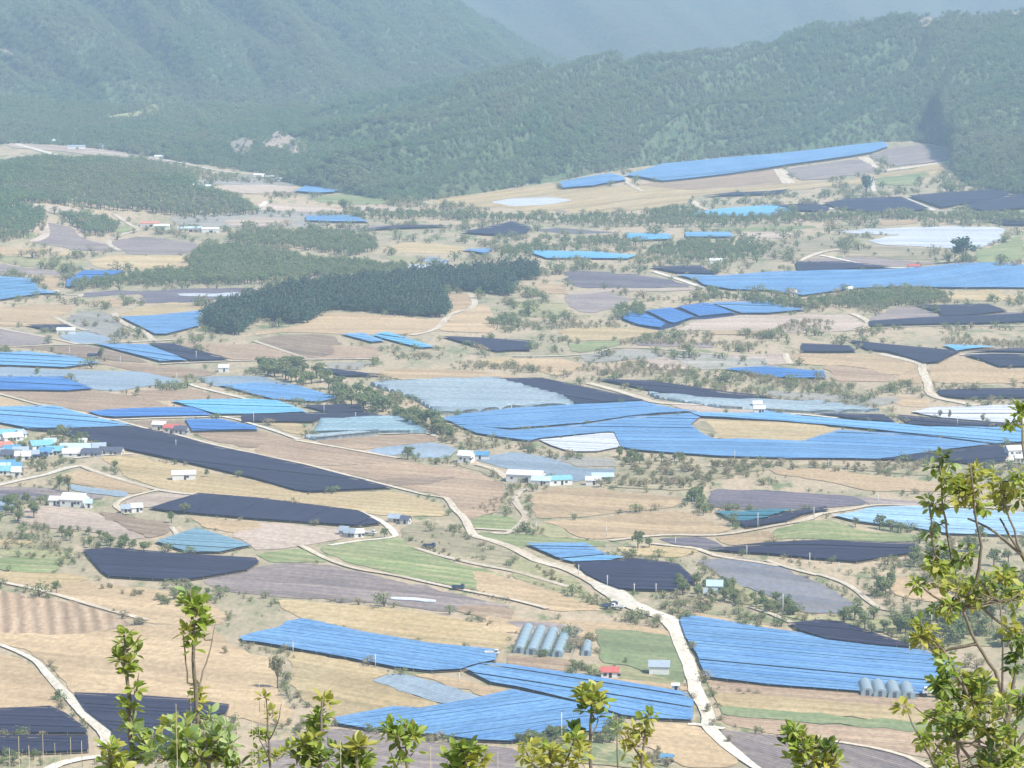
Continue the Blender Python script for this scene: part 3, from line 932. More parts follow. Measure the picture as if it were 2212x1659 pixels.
 ('scrub', q(3, 1, '-10 430 300 380 800 420 700 500 300 580 -10 560'), .0),
 ('green', q(3, 1, '1800 502 2040 440 2212 330 2212 580 2000 622 1780 602'), -.05),
 ('tan', q(3, 1, '870 262 1290 232 1290 272 1020 292'), -.02, 1),
 ('wheat', q(3, 1, '1560 872 1900 842 2160 902 2080 942 1500 932'), .02),
 ('wheat', q(3, 1, '1160 922 1400 882 1400 920 1180 950'), -.02),
 ('mauve', q(3, 1, '880 1092 1100 992 1260 990 1480 1062 1460 1092 890 1122'), .0),
 ('mauve', q(3, 1, '1560 1080 1900 1040 2212 1040 2212 1060 1560 1100'), .0),
 ('tan', q(3, 1, '200 1402 700 1400 1000 1402 1300 1492 1280 1522 1120 1592 700 1502 300 1492 200 1440'), .05),
 ('brown', q(3, 1, '480 1500 720 1508 1110 1592 1080 1640 560 1640'), .05),
 ('tan', q(3, 1, '1360 1522 1700 1432 2000 1532 2212 1542 2212 1660 1450 1660'), .02),
 ('tan', q(3, 1, '1120 1600 1290 1520 1340 1660 1100 1660'), .0),
 ('pink', q(3, 1, '-10 1390 160 1400 190 1490 -10 1500'), .0),
 ('tan', f('1884,862 1959,857 2009,867 2000,880 1960,879'), .04),
 ('pink', f('1440,872 1640,884 1640,900 1560,893 1480,886'), .04),
 ('grey', f('1640,842 1760,850 1960,860 1900,878 1800,872 1680,860'), .03),
 ('wheat', f('1496,920 1525,908 1660,912 1770,918 1816,930 1815,935 1765,946 1735,956 1660,952 1560,950 1520,938'), .03, 3),
 ('scrub', f('1493,921 1520,910 1540,925 1560,944 1548,951 1515,938'), .2, 4),
 # --- slope below the right mountain
 ('wheat', f('928,436 1000,419 1195,398 1206,411 1350,402 1700,386 1800,396 2045,348 2052,362 2000,386 1880,397 1700,412 1500,422 1480,442 1300,462 1150,452 980,444'), -.07),
 ('brown', f('1370,398 1659,368 1684,372 1712,397 1659,400 1500,412'), -.1, 1),
 ('mauve', q(3, 0, '130 1470 800 1372 960 1482 500 1552 270 1560'), -.1, 2),
 ('mauve', q(3, 0, '860 1350 1050 1282 1380 1252 1560 1322 1560 1390 1060 1442'), -.12, 2),
 ('green', q(3, 0, '900 1545 1400 1482 1290 1602 920 1602'), -.1, 2),
 ('pink', f('10,312 60,309 160,318 260,326 370,345 360,352 240,338 120,326 30,320'), .1, 1),
 ('grey', f('395,385 553,376 640,388 640,402 553,404 400,404'), .02),
 ('pink', f('470,404 553,398 640,404 630,416 553,420 470,416'), .02, 1),
 ('grey', f('360,470 560,462 760,470 700,490 400,492'), .02),
 ('pink', f('480,478 560,468 640,474 630,488 500,488'), .02, 1),
]:
    sl = rest[0] if rest else .05
    field(mt, P, sl, rest[1] if len(rest) > 1 else 0)

# ------------------------------------------------------------------ roads and tracks
for P, w, mt in [
 (q(0, 2, '-40 80 330 180 520 210 880 300 1010 320 1230 380 1480 430 1850 530 2212 610 2642 700 2912 770 3382 890 3712 970 3852 990 3932 1090 4022 1180 4092 1310 4212 1350 4424 1420 4640 1530 4880 1595 5020 1659 5230 1770 5344 1870 5424 1930'), [2.4, 2.4, 2.4, 2.6, 3, 5, 7], 'road'),
 (q(2, 3, '980 230 1160 310 1340 375 1430 500 1450 600 1520 750 1560 870 1590 1000 1660 1130 1700 1250 1700 1310 1850 1470 2000 1590 2130 1680'), [9, 8, 5.5, 4.6, 4.8, 4.8, 4.5, 4.5, 2.6], 'croad'),
 (q(2, 3, '700 60 800 110 920 180 1000 270'), [4, 9, 11, 8], 'croad'),
 (q(2, 3, '1520 1290 1620 1295 1700 1310 1830 1330'), 3, 'croad'),
 (q(0, 3, '-40 590 100 640 300 740 420 870 520 980 620 1080 740 1190 850 1290 950 1400 930 1480'), [2.2, 2.6, 3, 4, 6, 6], 'croad'),
 (q(0, 3, '960 1560 700 1590 500 1640 400 1700'), 4, 'croad'),
 (q(0, 3, '-40 50 300 120 600 200 900 290 1280 390'), 2.6, 'road'),
 (q(1, 2, '380 1400 640 1530 900 1610 1200 1659 1700 1769 2212 1869 2520 1950'), 2.6, 'road'),
 (q(1, 2, '890 1112 1080 1190 1190 1290 1180 1330 900 1360 640 1400'), 3, 'croad'),
 (q(1, 2, '1370 1420 1600 1490 1900 1560 2212 1620 2500 1700 2700 1760'), 3, 'road'),
 (q(0, 2, '520 740 680 710 880 780 1380 920 1720 962'), 3.4, 'road'),
 (q(0, 2, '-30 885 200 830 390 790 530 745 680 712'), 4, 'croad'),
 (q(0, 2, '1370 920 1120 980 1000 1050 1100 1130'), 3, 'road'),
 (q(0, 2, '640 645 900 620 1150 610'), 2.5, 'croad'),
 (q(0, 2, '1480 1240 1520 1290 1530 1320'), 2.4, 'road'),
 (q(2, 2, '130 910 60 940 30 1010 70 1080 115 1140 90 1200 30 1260 -60 1300 -170 1290'), 3.4, 'road'),
 (q(2, 2, '850 1360 1300 1312 1750 1312 2212 1240 2540 1180 2700 1120 2912 1090 3160 1050 3600 1060 4200 1080'), 3.2, 'road'),
 (q(2, 2, '1200 1385 1600 1430 1760 1490 2212 1560 2300 1580'), 3, 'road'),
 (q(3, 3, '430 -10 640 60 760 130 880 230 980 290 1120 315'), 2.6, 'road'),
 (q(3, 2, '-20 1530 200 1600 430 1659'), 2.6, 'road'),
 (q(3, 3, '450 1420 900 1490 1200 1570 1400 1670'), 2.2, 'road'),
 (q(3, 3, '-160 270 40 340 200 410'), 2.6, 'road'),
 (q(1, 2, '1880 1255 2050 1265 2212 1275'), 2.4, 'road'),
 (q(0, 2, '860 318 1400 298 1900 288 2100 285'), 3, 'croad'),
 (q(0, 2, '1640 0 1700 30 2212 155 2400 205 2680 260 2800 300'), 3.2, 'croad'),
 (q(0, 2, '1850 285 2000 300 2212 360 2400 420 2580 485'), 3, 'croad'),
 (q(1, 2, '330 490 640 540 920 590 1110 625 1300 655'), 3, 'road'),
 (q(1, 2, '1060 440 1470 430 1540 460'), 3, 'road'),
 (q(1, 2, '1900 700 2050 740 2130 790 2200 850'), 4, 'road'),
 (q(0, 1, '-30 1350 300 1332 700 1320 1100 1302 1510 1280'), 4, 'road'),
 (q(0, 1, '1380 1492 1700 1476 2212 1460 2700 1452 3280 1445'), 4, 'road'),
 (q(0, 1, '980 1050 1060 1130 1250 1220 1320 1285'), 5, 'road'),
 (q(0, 1, '470 1080 600 1150 740 1200'), 4, 'road'),
 (q(0, 1, '-20 1180 200 1220 460 1270 680 1320'), 4, 'road'),
 (q(0, 1, '980 190 1100 270 1180 332 1050 370 945 430 955 465 1040 510'), 5, 'road'),
 (q(0, 1, '470 850 560 890 700 890 620 930'), 5, 'road'),
 (q(1, 1, '1350 1242 1560 1182 1680 1062 1850 1010 1890 970 1880 930 1850 882'), 4.5, 'road'),
 (q(1, 1, '-20 1290 190 1360 430 1440'), 3.5, 'road'),
 (q(2, 1, '-10 1422 550 1412 740 1390 900 1350 1300 1362 1850 1420'), 4, 'road'),
 (q(2, 2, '650 -5 900 60 1130 130 1300 170 1800 190 2100 202'), 5, 'road'),
 (q(3, 1, '720 1052 860 1120 850 1182'), 5, 'road'),
 (q(3, 1, '640 1205 900 1182 1500 1160 2240 1160'), 4, 'road'),
 (q(3, 1, '960 1402 1300 1482 1330 1540 1380 1660 1400 1740 1500 1790 1800 1850'), 5, 'road'),
 (q(3, 1, '150 1400 165 1450 190 1490'), 4, 'road'),
 (q(3, 1, '1190 60 1300 110 1440 165'), 7, 'croad'),
 (q(3, 1, '1600 142 1900 90 2110 30'), 6, 'croad'),
 (q(3, 1, '430 110 560 155'), 6, 'croad'),
 (q(3, 1, '280 600 440 530 620 498'), 5, 'road'),
 (q(3, 1, '440 548 900 640 1180 660'), 5, 'croad'),
 (q(2, 1, '1560 80 1610 130 1690 160'), 7, 'road'),
 (q(2, 1, '1220 690 1560 800 1640 830'), 5, 'croad'),
 (q(3, 2, '130 290 240 265 600 300'), 4, 'croad'),
 (q(3, 2, '2212 600 2110 650 2100 680 2240 690'), 5, 'croad'),
 (q(3, 1, '1660 1412 2240 1410'), 5, 'croad'),
 (q(2, 0, '400 1600 850 1508 990 1545 1010 1590 1130 1659'), 6, 'road'),
 (q(3, 0, '100 1465 180 1590'), 14, 'road'),
 (q(3, 0, '820 1360 960 1475 1060 1470 1560 1400'), 14, 'road'),
 (q(3, 0, '905 1540 905 1600 915 1659'), 5, 'croad'),
 (q(0, 0, '130 1245 300 1290 580 1365'), 9, 'croad'),
 (q(0, 0, '730 1310 1000 1330 1450 1390 1900 1480 2300 1515'), 7, 'croad'),
 (q(0, 0, '1570 1565 2000 1590 2400 1610'), 5, 'croad'),
 (q(1, 1, '-60 150 30 130 100 85'), 6, 'croad'),
]:
    road(P, w, mt)

# ------------------------------------------------------------------ shade nets
GN_ = 'shade nets spread over the crop fields'
NETLIST = [
 # near: every row of cloth is a part
 ('blue', f('518,1382 553,1371 603,1361 618,1349 653,1342 693,1350 778,1370 928,1395 1073,1410 1072,1432 1030,1440 995,1452 933,1455 853,1447 778,1432 653,1410 553,1392 525,1390'),
  'long bright blue shade net tapering west beside the pale stubble fields', dict(slope=.14, near=True)),
 ('blue', f('1004,1452 1038,1441 1106,1443 1256,1463 1473,1500 1498,1520 1496,1562 1400,1558 1345,1552 1250,1522 1120,1490 1060,1480'),
  'bright blue shade net ending at the white concrete road below the greenhouses', dict(slope=.16, near=True)),
 ('blue', f('723,1557 848,1533 908,1536 1028,1515 1106,1496 1250,1526 1330,1552 1300,1590 1210,1590 1140,1602 1106,1608 1030,1605 930,1592 790,1580 728,1570'),
  'bright blue shade net with dark creases on the ground just behind the leafy shrubs', dict(slope=-.14, near=True)),
 ('blue', f('1468,1345 1484,1334 1556,1345 1659,1363 1727,1373 1784,1388 1884,1401 1992,1411 2070,1440 2045,1490 1980,1507 1860,1500 1659,1485 1526,1468 1511,1438 1506,1420 1481,1383'),
  'broad bright blue shade net across the concrete road from the green field', dict(slope=.09, near=True)),
 ('black', q(3, 3, '180 432 460 402 640 422 850 492 1040 562 1325 642 900 614 500 564 280 494'),
  'small lens shaped black shade net bordering the broad blue net', dict(slope=.1, near=True, gap=.45)),
 ('black', f('160,1503 262,1506 412,1517 495,1529 490,1546 425,1560 330,1650 240,1650 242,1584 186,1541'),
  'near black shade net east of the white concrete track', dict(slope=.06, near=True, gap=.45)),
 ('black', f('-30,1538 107,1532 140,1546 185,1580 190,1590 -30,1590'),
  'black shade net west of the white concrete track, upper of the pair', dict(slope=.03, near=True, gap=.45)),
 ('black', f('-30,1596 190,1597 192,1628 100,1632 -30,1632'),
  'black shade net west of the white concrete track, lower of the pair', dict(slope=.03, near=True, gap=.45)),
 ('blue', f('1137,1180 1266,1180 1306,1200 1316,1202 1210,1211 1200,1208'),
  'small blue shade net joined to a black net beside the road', dict(slope=.02, near=True)),
 ('lblue', f('1211,1213 1316,1204 1350,1209 1318,1215 1238,1219'),
  'thin pale blue net strip between the small blue and black nets', dict(slope=.02, near=True)),
 ('black', f('1242,1221 1318,1217 1370,1211 1465,1223 1490,1246 1508,1256 1470,1280 1420,1280 1340,1277 1300,1262 1266,1245'),
  'black shade net joined to a small blue net by the road bend', dict(slope=.03, near=True, gap=.45)),
 ('black', f('180,1193 230,1188 390,1201 553,1211 560,1219 535,1236 440,1252 400,1258 330,1256 235,1250 220,1240 205,1223 190,1206'),
  'black shade net with ragged west bank below the teal net', dict(slope=.05, near=True, gap=.45)),
 ('kite', q(0, 2, '1340 1382 1700 1262 1900 1322 2170 1412 1900 1472 1620 1472'),
  'kite shaped dull teal net beside the pale pink field', dict(slope=.06, near=True, gap=.3)),
 ('black', q(0, 2, '1290 1090 1720 962 2212 1002 2772 1072 3092 1112 3292 1222 3112 1246 2212 1182 1650 1132 1440 1112'),
  'black shade net with slanting light rows below the yellow stubble', dict(slope=-.45, w=9)),
 ('black', q(0, 2, '240 407 830 397 1160 382 1480 452 1850 552 2212 622 2792 762 3392 912 2682 946 2552 932 2212 832 1700 712 1200 602 900 542 480 424'),
  'very long black shade net running from the village along the track', dict(slope=.12)),
 ('black', f('1528,1190 1659,1178 1809,1173 1959,1178 1985,1183 1965,1200 1850,1218 1760,1211 1659,1201 1580,1196'),
  'black shade net below the grassy green mound', dict(slope=.02)),
 ('black', f('1590,1131 1659,1126 1722,1107 1785,1100 1790,1108 1700,1131 1640,1139 1612,1143'),
  'black net strip under the teal net by the pole', dict(slope=-.08)),
 ('teal', f('1545,1109 1660,1106 1720,1105 1660,1122 1600,1131 1570,1123'),
  'dark teal shade net edging the mulched plot', dict(slope=.0)),
 ('pale', f('1797,1118 1880,1101 1960,1098 2100,1106 2230,1113 2230,1163 2050,1158 1950,1141 1850,1131'),
  'pale cyan net with dark creases behind the tall leafy branches', dict(slope=.05, w=6.5, gap=1.6)),
 ('black', f('1897,996 2149,965 2182,976 2172,1000 2120,1007 2030,999'),
  'black net wedge beside the white roofed farmhouse', dict(slope=-.08)),
 # the great blue field
 ('blue', f('948,908 1000,898 1106,886 1260,877 1386,871 1456,886 1505,892 1430,896 1356,903 1256,918 1106,930 1020,925 975,915'),
  'upper lobe of the great blue net field, touching the grey greenhouses', dict(slope=-.06)),
 ('blue', f('975,918 1106,934 1256,922 1356,906 1490,897 1512,905 1492,921 1515,940 1545,953 1600,952 1735,957 1765,947 1815,933 1934,941 2034,951 2122,962 2140,964 2060,973 1900,996 1700,994 1560,990 1380,977 1342,970 1326,937 1300,938 1165,951 1145,957 1106,952 1030,940'),
  'great deep blue net field wrapping round the bare tan island', dict(slope=.02)),
 ('lblue', f('1490,894 1560,896 1690,896 1720,901 1830,911 1930,918 2000,926 2130,927 2230,926 2230,959 2150,962 2122,959 2034,948 1934,938 1814,924 1660,911 1512,904'),
  'lighter blue net strip along the upper side of the tan island', dict(slope=.08)),
 ('white', f('1165,953 1300,939 1325,938 1342,968 1290,978 1230,978 1190,965'),
  'white sheeted plot notched into the great blue net field', dict(slope=.05, tilt=.1, h=.9)),
 ('black', f('1760,896 1909,899 1936,916 1830,906'), 'thin black net bordering the lighter blue strip', dict(slope=.05)),
 ('black', f('1936,900 2060,910 2192,921 2090,926 1965,920'), 'black net below the white sheeted plot with trees', dict(slope=.08)),
 ('white', f('1969,893 2010,883 2175,878 2230,880 2230,921 2130,913 2035,905'), 'white sheeted plot with small trees before it', dict(slope=.0, tilt=.1, h=.9)),
 ('black', f('2024,846 2230,843 2230,863 2084,864 2035,859'), 'black net beneath the bare tan knoll', dict(slope=.0)),
 ('black', f('1075,821 1170,820 1392,868 1245,877 1220,860 1130,836'), 'black net wedge between grey greenhouses and the earth track', dict(slope=.15)),
 ('black', f('1290,823 1400,826 1560,850 1680,862 1560,868 1420,850'), 'black net among narrow silver strips beyond the earth track', dict(slope=.1)),
 # left plain
 ('lblue', q(0, 2, '-30 212 480 207 700 267 860 312 1142 376 830 391 380 401 240 401 -30 345'), 'light blue net plot just behind the village', dict(slope=.08)),
 ('dblue', q(0, 2, '760 252 1000 232 1500 217 1650 212 1840 286 1440 291 1000 301 860 291'), 'deep blue net plot across the track from the village net', dict(slope=.02)),
 ('cyan', f('370,870 475,866 553,866 600,869 663,893 553,898 470,899 415,883'), 'bright cyan net plot, brightest on the plain', dict(slope=.03)),
 ('blue', f('473,836 553,830 640,836 734,863 690,872 590,866'), 'blue net plot touching the slanting hedge of trees', dict(slope=.1)),
 ('dblue', q(0, 2, '1600 322 1900 320 2200 380 2230 412 1660 422'), 'deep blue net plot next to the red roofed farm', dict(slope=.04)),
 ('dblue', f('-10,818 135,818 200,843 145,848 -10,846'), 'deep blue net plot above the bare brown field', dict(slope=.05)),
 ('lblue', q(0, 1, '-30 1402 240 1392 660 1442 860 1492 560 1530 -30 1510'), 'blue net plot under the straight pale road', dict(slope=.05)),
 ('blue', q(0, 1, '800 1322 1270 1332 1620 1472 1380 1477 1100 1402'), 'blue slanted net plot between two pale roads', dict(slope=.14)),
 ('black', q(0, 1, '1275 1322 1480 1322 1985 1462 1655 1472 1500 1422'), 'slanted black net plot between two pale roads', dict(slope=.14)),
 ('blue', q(0, 1, '1040 1092 1300 1082 1740 1037 1720 1172 1560 1212 1440 1242 1340 1242 1200 1172'), 'blue net plot against the tip of the pine grove', dict(slope=.02)),
 ('dblue', q(0, 1, '580 772 720 692 1060 692 1100 682 900 782 640 832 570 832'), 'deep blue net half hidden behind a row of bushes', dict(slope=.0)),
 ('lblue', q(0, 1, '-30 742 280 762 340 852 560 892 360 892 -30 952'), 'pale blue net with ridged edge on the west side', dict(slope=.04, w=10, tilt=.3)),
 ('black', q(0, 1, '230 1162 580 1162 660 1202 480 1212 380 1202'), 'little black net behind a white greenhouse', dict(slope=.04)),
 ('black', f('653,880 768,877 798,892 713,895'), 'black net plot under the slanting hedge, beside the cyan net', dict(slope=.0)),
 ('black', q(1, 2, '-120 282 540 262 960 264 1160 302 560 312 500 342 -120 337'), 'narrow black net strip below the cyan net', dict(slope=.02)),
 ('black', f('685,798 763,806 830,815 740,816'), 'black net sliver behind the slanting hedge', dict(slope=.06)),
 ('black', f('847,846 900,846 1003,856 880,856'), 'black strip lying between the grey greenhouse roofs', dict(slope=.02)),
 ('black', q(1, 1, '1610 1262 1900 1272 2212 1292 2370 1300 2370 1382 2212 1382 2080 1392 1740 1302'), 'dark net plot with a pale seam below the tan field', dict(slope=.1)),
 # middle distance
 ('lblue', q(1, 1, '740 1242 920 1232 1112 1302 1000 1312'), 'pale silvery net beside the light blue strip greenhouse', dict(slope=.14, tilt=.2)),
 ('cyan', q(1, 1, '1000 1252 1130 1222 1545 1352 1420 1362'), 'light blue net strip slanting below the tan field', dict(slope=.14, tilt=.2)),
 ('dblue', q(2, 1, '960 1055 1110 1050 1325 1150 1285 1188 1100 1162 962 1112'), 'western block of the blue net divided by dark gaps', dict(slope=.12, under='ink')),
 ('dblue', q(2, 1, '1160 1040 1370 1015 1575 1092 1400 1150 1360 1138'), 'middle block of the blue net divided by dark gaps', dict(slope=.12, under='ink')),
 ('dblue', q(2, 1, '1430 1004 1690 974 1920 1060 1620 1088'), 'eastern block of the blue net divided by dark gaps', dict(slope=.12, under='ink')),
 ('blue', q(2, 1, '1705 972 2212 962 2342 1002 2542 1032 2212 1062 1985 1062'), 'plain blue net next to the net in four blocks', dict(slope=.03)),
 ('blue', f('1462,597 1560,599 1660,591 1810,587 1960,583 2060,574 2230,578 2230,626 2030,625 1940,623 1850,626 1780,636 1735,642 1659,631 1580,629 1520,619 1505,609'), 'wide blue net sheet across the valley behind the creek trees', dict(slope=-.02)),
 ('black', q(2, 1, '1190 662 1620 652 1770 722 1430 712 1330 692'), 'black net plot touching the wide blue sheet', dict(slope=.04)),
 ('black', q(3, 1, '240 622 720 622 1100 662 800 672 260 702'), 'black net plot above the wide blue sheet', dict(slope=.02)),
 ('black', q(3, 1, '1280 992 1900 982 2070 1042 1700 1082 1500 1087 1480 1052'), 'dark net plot with reddish lower edge', dict(slope=.03)),
 ('black', q(3, 1, '870 1132 1500 1092 2240 1062 2240 1132 1800 1152 880 1172'), 'long thin black net strip over the pale track', dict(slope=-.04)),
 ('black', q(3, 1, '290 1322 700 1342 760 1392 290 1392'), 'black net over the tan field with white bales', dict(slope=.03)),
 ('black', q(3, 1, '700 1292 1150 1342 1660 1392 1480 1482 1350 1492 1040 1392 850 1372'), 'black net draped over the saddle above the tan knoll', dict(slope=.06)),
 ('cyan', q(3, 1, '1510 1337 1980 1352 1630 1387'), 'small bright cyan net sliver above black nets', dict(slope=.02)),
 ('black', q(3, 1, '1690 1400 2000 1372 2240 1362 2240 1402'), 'thin black net above a white track, at the tan knoll', dict(slope=-.02)),
 ('black', q(3, 1, '1700 1422 2240 1422 2240 1522 2000 1522'), 'black net below a white track, at the tan knoll', dict(slope=.03)),
 ('dblue', q(2, 1, '1840 1542 2212 1522 2692 1562 2712 1622 2212 1612'), 'dull blue net tucked behind a line of bushes', dict(slope=.02)),
 ('cyan', q(2, 1, '110 522 700 532 1080 562 1000 592 300 587'), 'turquoise net at the east end of the pine grove', dict(slope=.03)),
 ('cyan', q(2, 1, '980 372 1360 376 1380 422 1000 432'), 'turquoise net strip behind scattered bushes', dict(slope=.0)),
 ('lblue', q(2, 1, '1500 362 1880 362 1920 402 1500 402'), 'pale blue strip behind the valley trees', dict(slope=.02)),
 ('cyan', q(2, 1, '1480 212 1800 162 2212 131 2342 141 2412 182 2272 217 2212 222 2000 227 1700 227'), 'turquoise bow shaped net below the hillside fields', dict(slope=-.02)),
 ('black', q(3, 1, '60 132 410 112 540 150 500 182 200 172'), 'black net west of a white lane at the hill foot', dict(slope=.03)),
 ('black', q(3, 1, '470 112 700 72 1150 57 1400 162 1200 182 900 192 600 152'), 'broad black net between two white lanes', dict(slope=.02)),
 ('black', q(3, 1, '1210 50 2000 -10 2100 30 1900 88 1500 150'), 'black net reaching under the dark wooded foot', dict(slope=-.05)),
 ('black', q(3, 1, '1650 142 2100 42 2240 32 2240 152 1900 182'), 'greyish black net right of the second white lane', dict(slope=-.05)),
 ('black', q(3, 1, '1900 262 2240 242 2240 300 2060 298'), 'black net above the big white sheet', dict(slope=-.03)),
 ('black', f('1106,482 1148,495 1138,507 1106,512 1050,510 998,505 1050,495'), 'black net in the middle of the valley before the tree belt', dict(slope=.0)),
 ('black', q(1, 1, '850 347 1240 302 1560 302 1700 312 1300 325'), 'thin black net beside the pale lane in the valley', dict(slope=-.02)),
 ('blue', q(1, 1, '430 222 830 217 980 272 700 272 430 262'), 'faint blue net under the far pale fields', dict(slope=.03)),
 ('blue', q(1, 1, '1780 512 2050 502 1990 552'), 'tiny blue net just behind the pine grove', dict(slope=.02)),
 ('blue', f('636,417 660,405 703,398 745,401 755,409 720,419 690,421'), 'blue net at the foot of the scarred hill', dict(slope=-.05)),
 # hillside
 ('blue', q(2, 0, '400 1592 850 1514 960 1542 985 1572 700 1622 440 1642'), 'smaller blue net on the slope under the forest', dict(slope=-.1)),
 ('blue', q(2, 0, '970 1532 1300 1432 2212 1352 2912 1272 3212 1242 3252 1282 3112 1332 2212 1470 1300 1582 1130 1552'), 'long blue net along the forest edge on the slope', dict(slope=-.1)),
 ('black', q(2, 1, '1660 50 1900 20 2212 10 2400 -10 2300 30 2000 40'), 'dark net band under the hillside stubble', dict(slope=-.03)),
 ('lblue', q(3, 2, '-50 240 130 275 30 310 -50 300'), 'pale blue patch by the upper tip of the blue field', dict(slope=.0)),
]
F['ink'] = mat_field('dark_gap_sheet', (.03, .05, .12), (.035, .055, .13), (.025, .04, .10), .1)  # near-black blue sheet under the net blocks, seen in the gaps between them
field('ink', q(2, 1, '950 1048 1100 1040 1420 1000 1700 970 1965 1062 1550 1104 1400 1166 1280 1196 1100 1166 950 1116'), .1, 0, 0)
for mt, P, lab, kw in NETLIST:
    net(mt, P, lab, group=GN_, **kw)

# greenhouse blocks: arched rows
for mt, P, lab, kw in [
 ('film', f('800,832 900,826 990,822 1075,822 1130,838 1215,860 1240,878 1106,884 1000,895 950,898 900,866 850,850'), 'large block of grey film greenhouses beside the slanting hedge', dict(slope=.02, w=9, arch=2.2)),
 ('tfilm', q(1, 2, '560 322 1250 302 1370 352 1470 432 1060 432 480 442 520 402'), 'teal grey greenhouse block between black net and bare soil', dict(slope=.0, w=9, arch=2.2)),
 ('film', q(1, 2, '420 472 1060 412 1060 442 520 492'), 'thin grey greenhouse strip beside the teal block', dict(slope=-.08, w=8, arch=2.0)),
 ('film', f('1400,852 1540,866 1780,872 1900,890 1760,894 1560,883 1420,862'), 'narrow silver greenhouse strips beyond the earth track', dict(slope=.06, w=8, arch=2.0)),
]:
    net(mt, P, lab, name='greenhouse_block', cat='greenhouse', group='film greenhouse blocks on the plain', under='grey', **kw)

# ------------------------------------------------------------------ buildings, vehicles, poles
M['white'] = mat_plain('white_paint', (.70, .69, .66), .06)
M['cream'] = mat_plain('cream_wall', (.62, .56, .46), .08)
M['greywall'] = mat_plain('grey_wall', (.42, .42, .42), .1)
M['roof_blue'] = mat_plain('blue_roof', (.11, .29, .47), .12)
M['roof_teal'] = mat_plain('teal_roof', (.20, .44, .50), .12)
M['roof_pale'] = mat_plain('pale_roof', (.46, .58, .62), .1)
M['roof_red'] = mat_plain('red_roof', (.50, .14, .12), .12)
M['roof_pink'] = mat_plain('salmon_roof', (.58, .25, .18), .12)
M['roof_white'] = mat_plain('white_roof', (.66, .66, .65), .08)
M['roof_grey'] = mat_plain('grey_roof', (.34, .40, .45), .1)
M['roof_dark'] = mat_plain('dark_roof', (.10, .11, .15), .15)
M['dark'] = mat_plain('dark_opening', (.03, .035, .04), .1, rough=.3, spec=.5)
M['tyre'] = mat_plain('tyre_rubber', (.025, .025, .025), .1)
M['navy'] = mat_plain('navy_paint', (.05, .08, .16), .1, rough=.4, spec=.5)
M['filmg'] = mat_net('tunnel_film', (.31, .42, .47), (.36, .46, .50), (.24, .34, .40), .2, .3)
M['hoop'] = mat_plain('steel_hoop', (.38, .40, .40), .1, rough=.5, spec=.4)
M['pole'] = mat_plain('concrete_pole', (.62, .60, .56), .06)

def house(X, Y, L, Wd, Hh, rot, wall, roof, label, cat='house', name='house', rise=1.5, wins=2, door=True, group=None, win_m='dark'):
    p = g1(X, Y)
    rz = math.radians(rot)
    ca, sa = math.cos(rz), math.sin(rz)
    zs = [float(H(p[0] + a * ca * L / 2 - b * sa * Wd / 2, p[1] + a * sa * L / 2 + b * ca * Wd / 2)) for a in (-1, 1) for b in (-1, 1)]
    root = empty(name, (p[0], p[1], min(zs) + .35), rz)
    tag(root, label, cat, group)
    l, w = L / 2, Wd / 2
    e = .35
    V = [(-l, -w, -.8), (l, -w, -.8), (l, w, -.8), (-l, w, -.8), (-l, -w, Hh), (l, -w, Hh), (l, w, Hh), (-l, w, Hh), (-l, 0, Hh + rise), (l, 0, Hh + rise)]
    MB().add(V, [(0, 1, 5, 4), (1, 2, 6, 9, 5), (2, 3, 7, 6), (3, 0, 4, 8, 7), (3, 2, 1, 0)]).build('wall', M[wall], root)
    th = .16
    for s in (-1, 1):
        s_ = rise / w
        a = Vector((0, s * (w + e), Hh - s_ * e + .04)); r = Vector((0, 0, Hh + rise + .04))
        V = []
        for x in (-l - e, l + e):
            V += [(x, a.y, a.z), (x, r.y, r.z), (x, r.y, r.z + th), (x, a.y, a.z + th)]
        fs = [(0, 1, 2, 3), (7, 6, 5, 4), (0, 4, 5, 1), (1, 5, 6, 2), (2, 6, 7, 3), (3, 7, 4, 0)]
        ro = MB().add(V, fs if s < 0 else [t[::-1] for t in fs]).build('roof_slope', M[roof], root)
    if door:
        MB().box((l * .1, -w - .03, 1.0), (1.0 if L < 14 else 3.0, .1, 2.0)).build('door', M['dark'], root)
    for k in range(wins):
        x = -l + (k + .5) * 2 * l / wins * .98
        if abs(x - l * .1) < 1.4:
            x += 1.9
        fr = MB().box((x, -w - .03, Hh * .55), (1.3, .08, 1.1)).build('window', M['greywall'], root)
        MB().box((x, -w - .08, Hh * .55), (1.05, .05, .85)).build('pane', M[win_m], fr)
    MB().box((l + .03, 0, Hh * .55), (.08, 1.1, 1.0)).build('window', M['dark'], root)
    return root

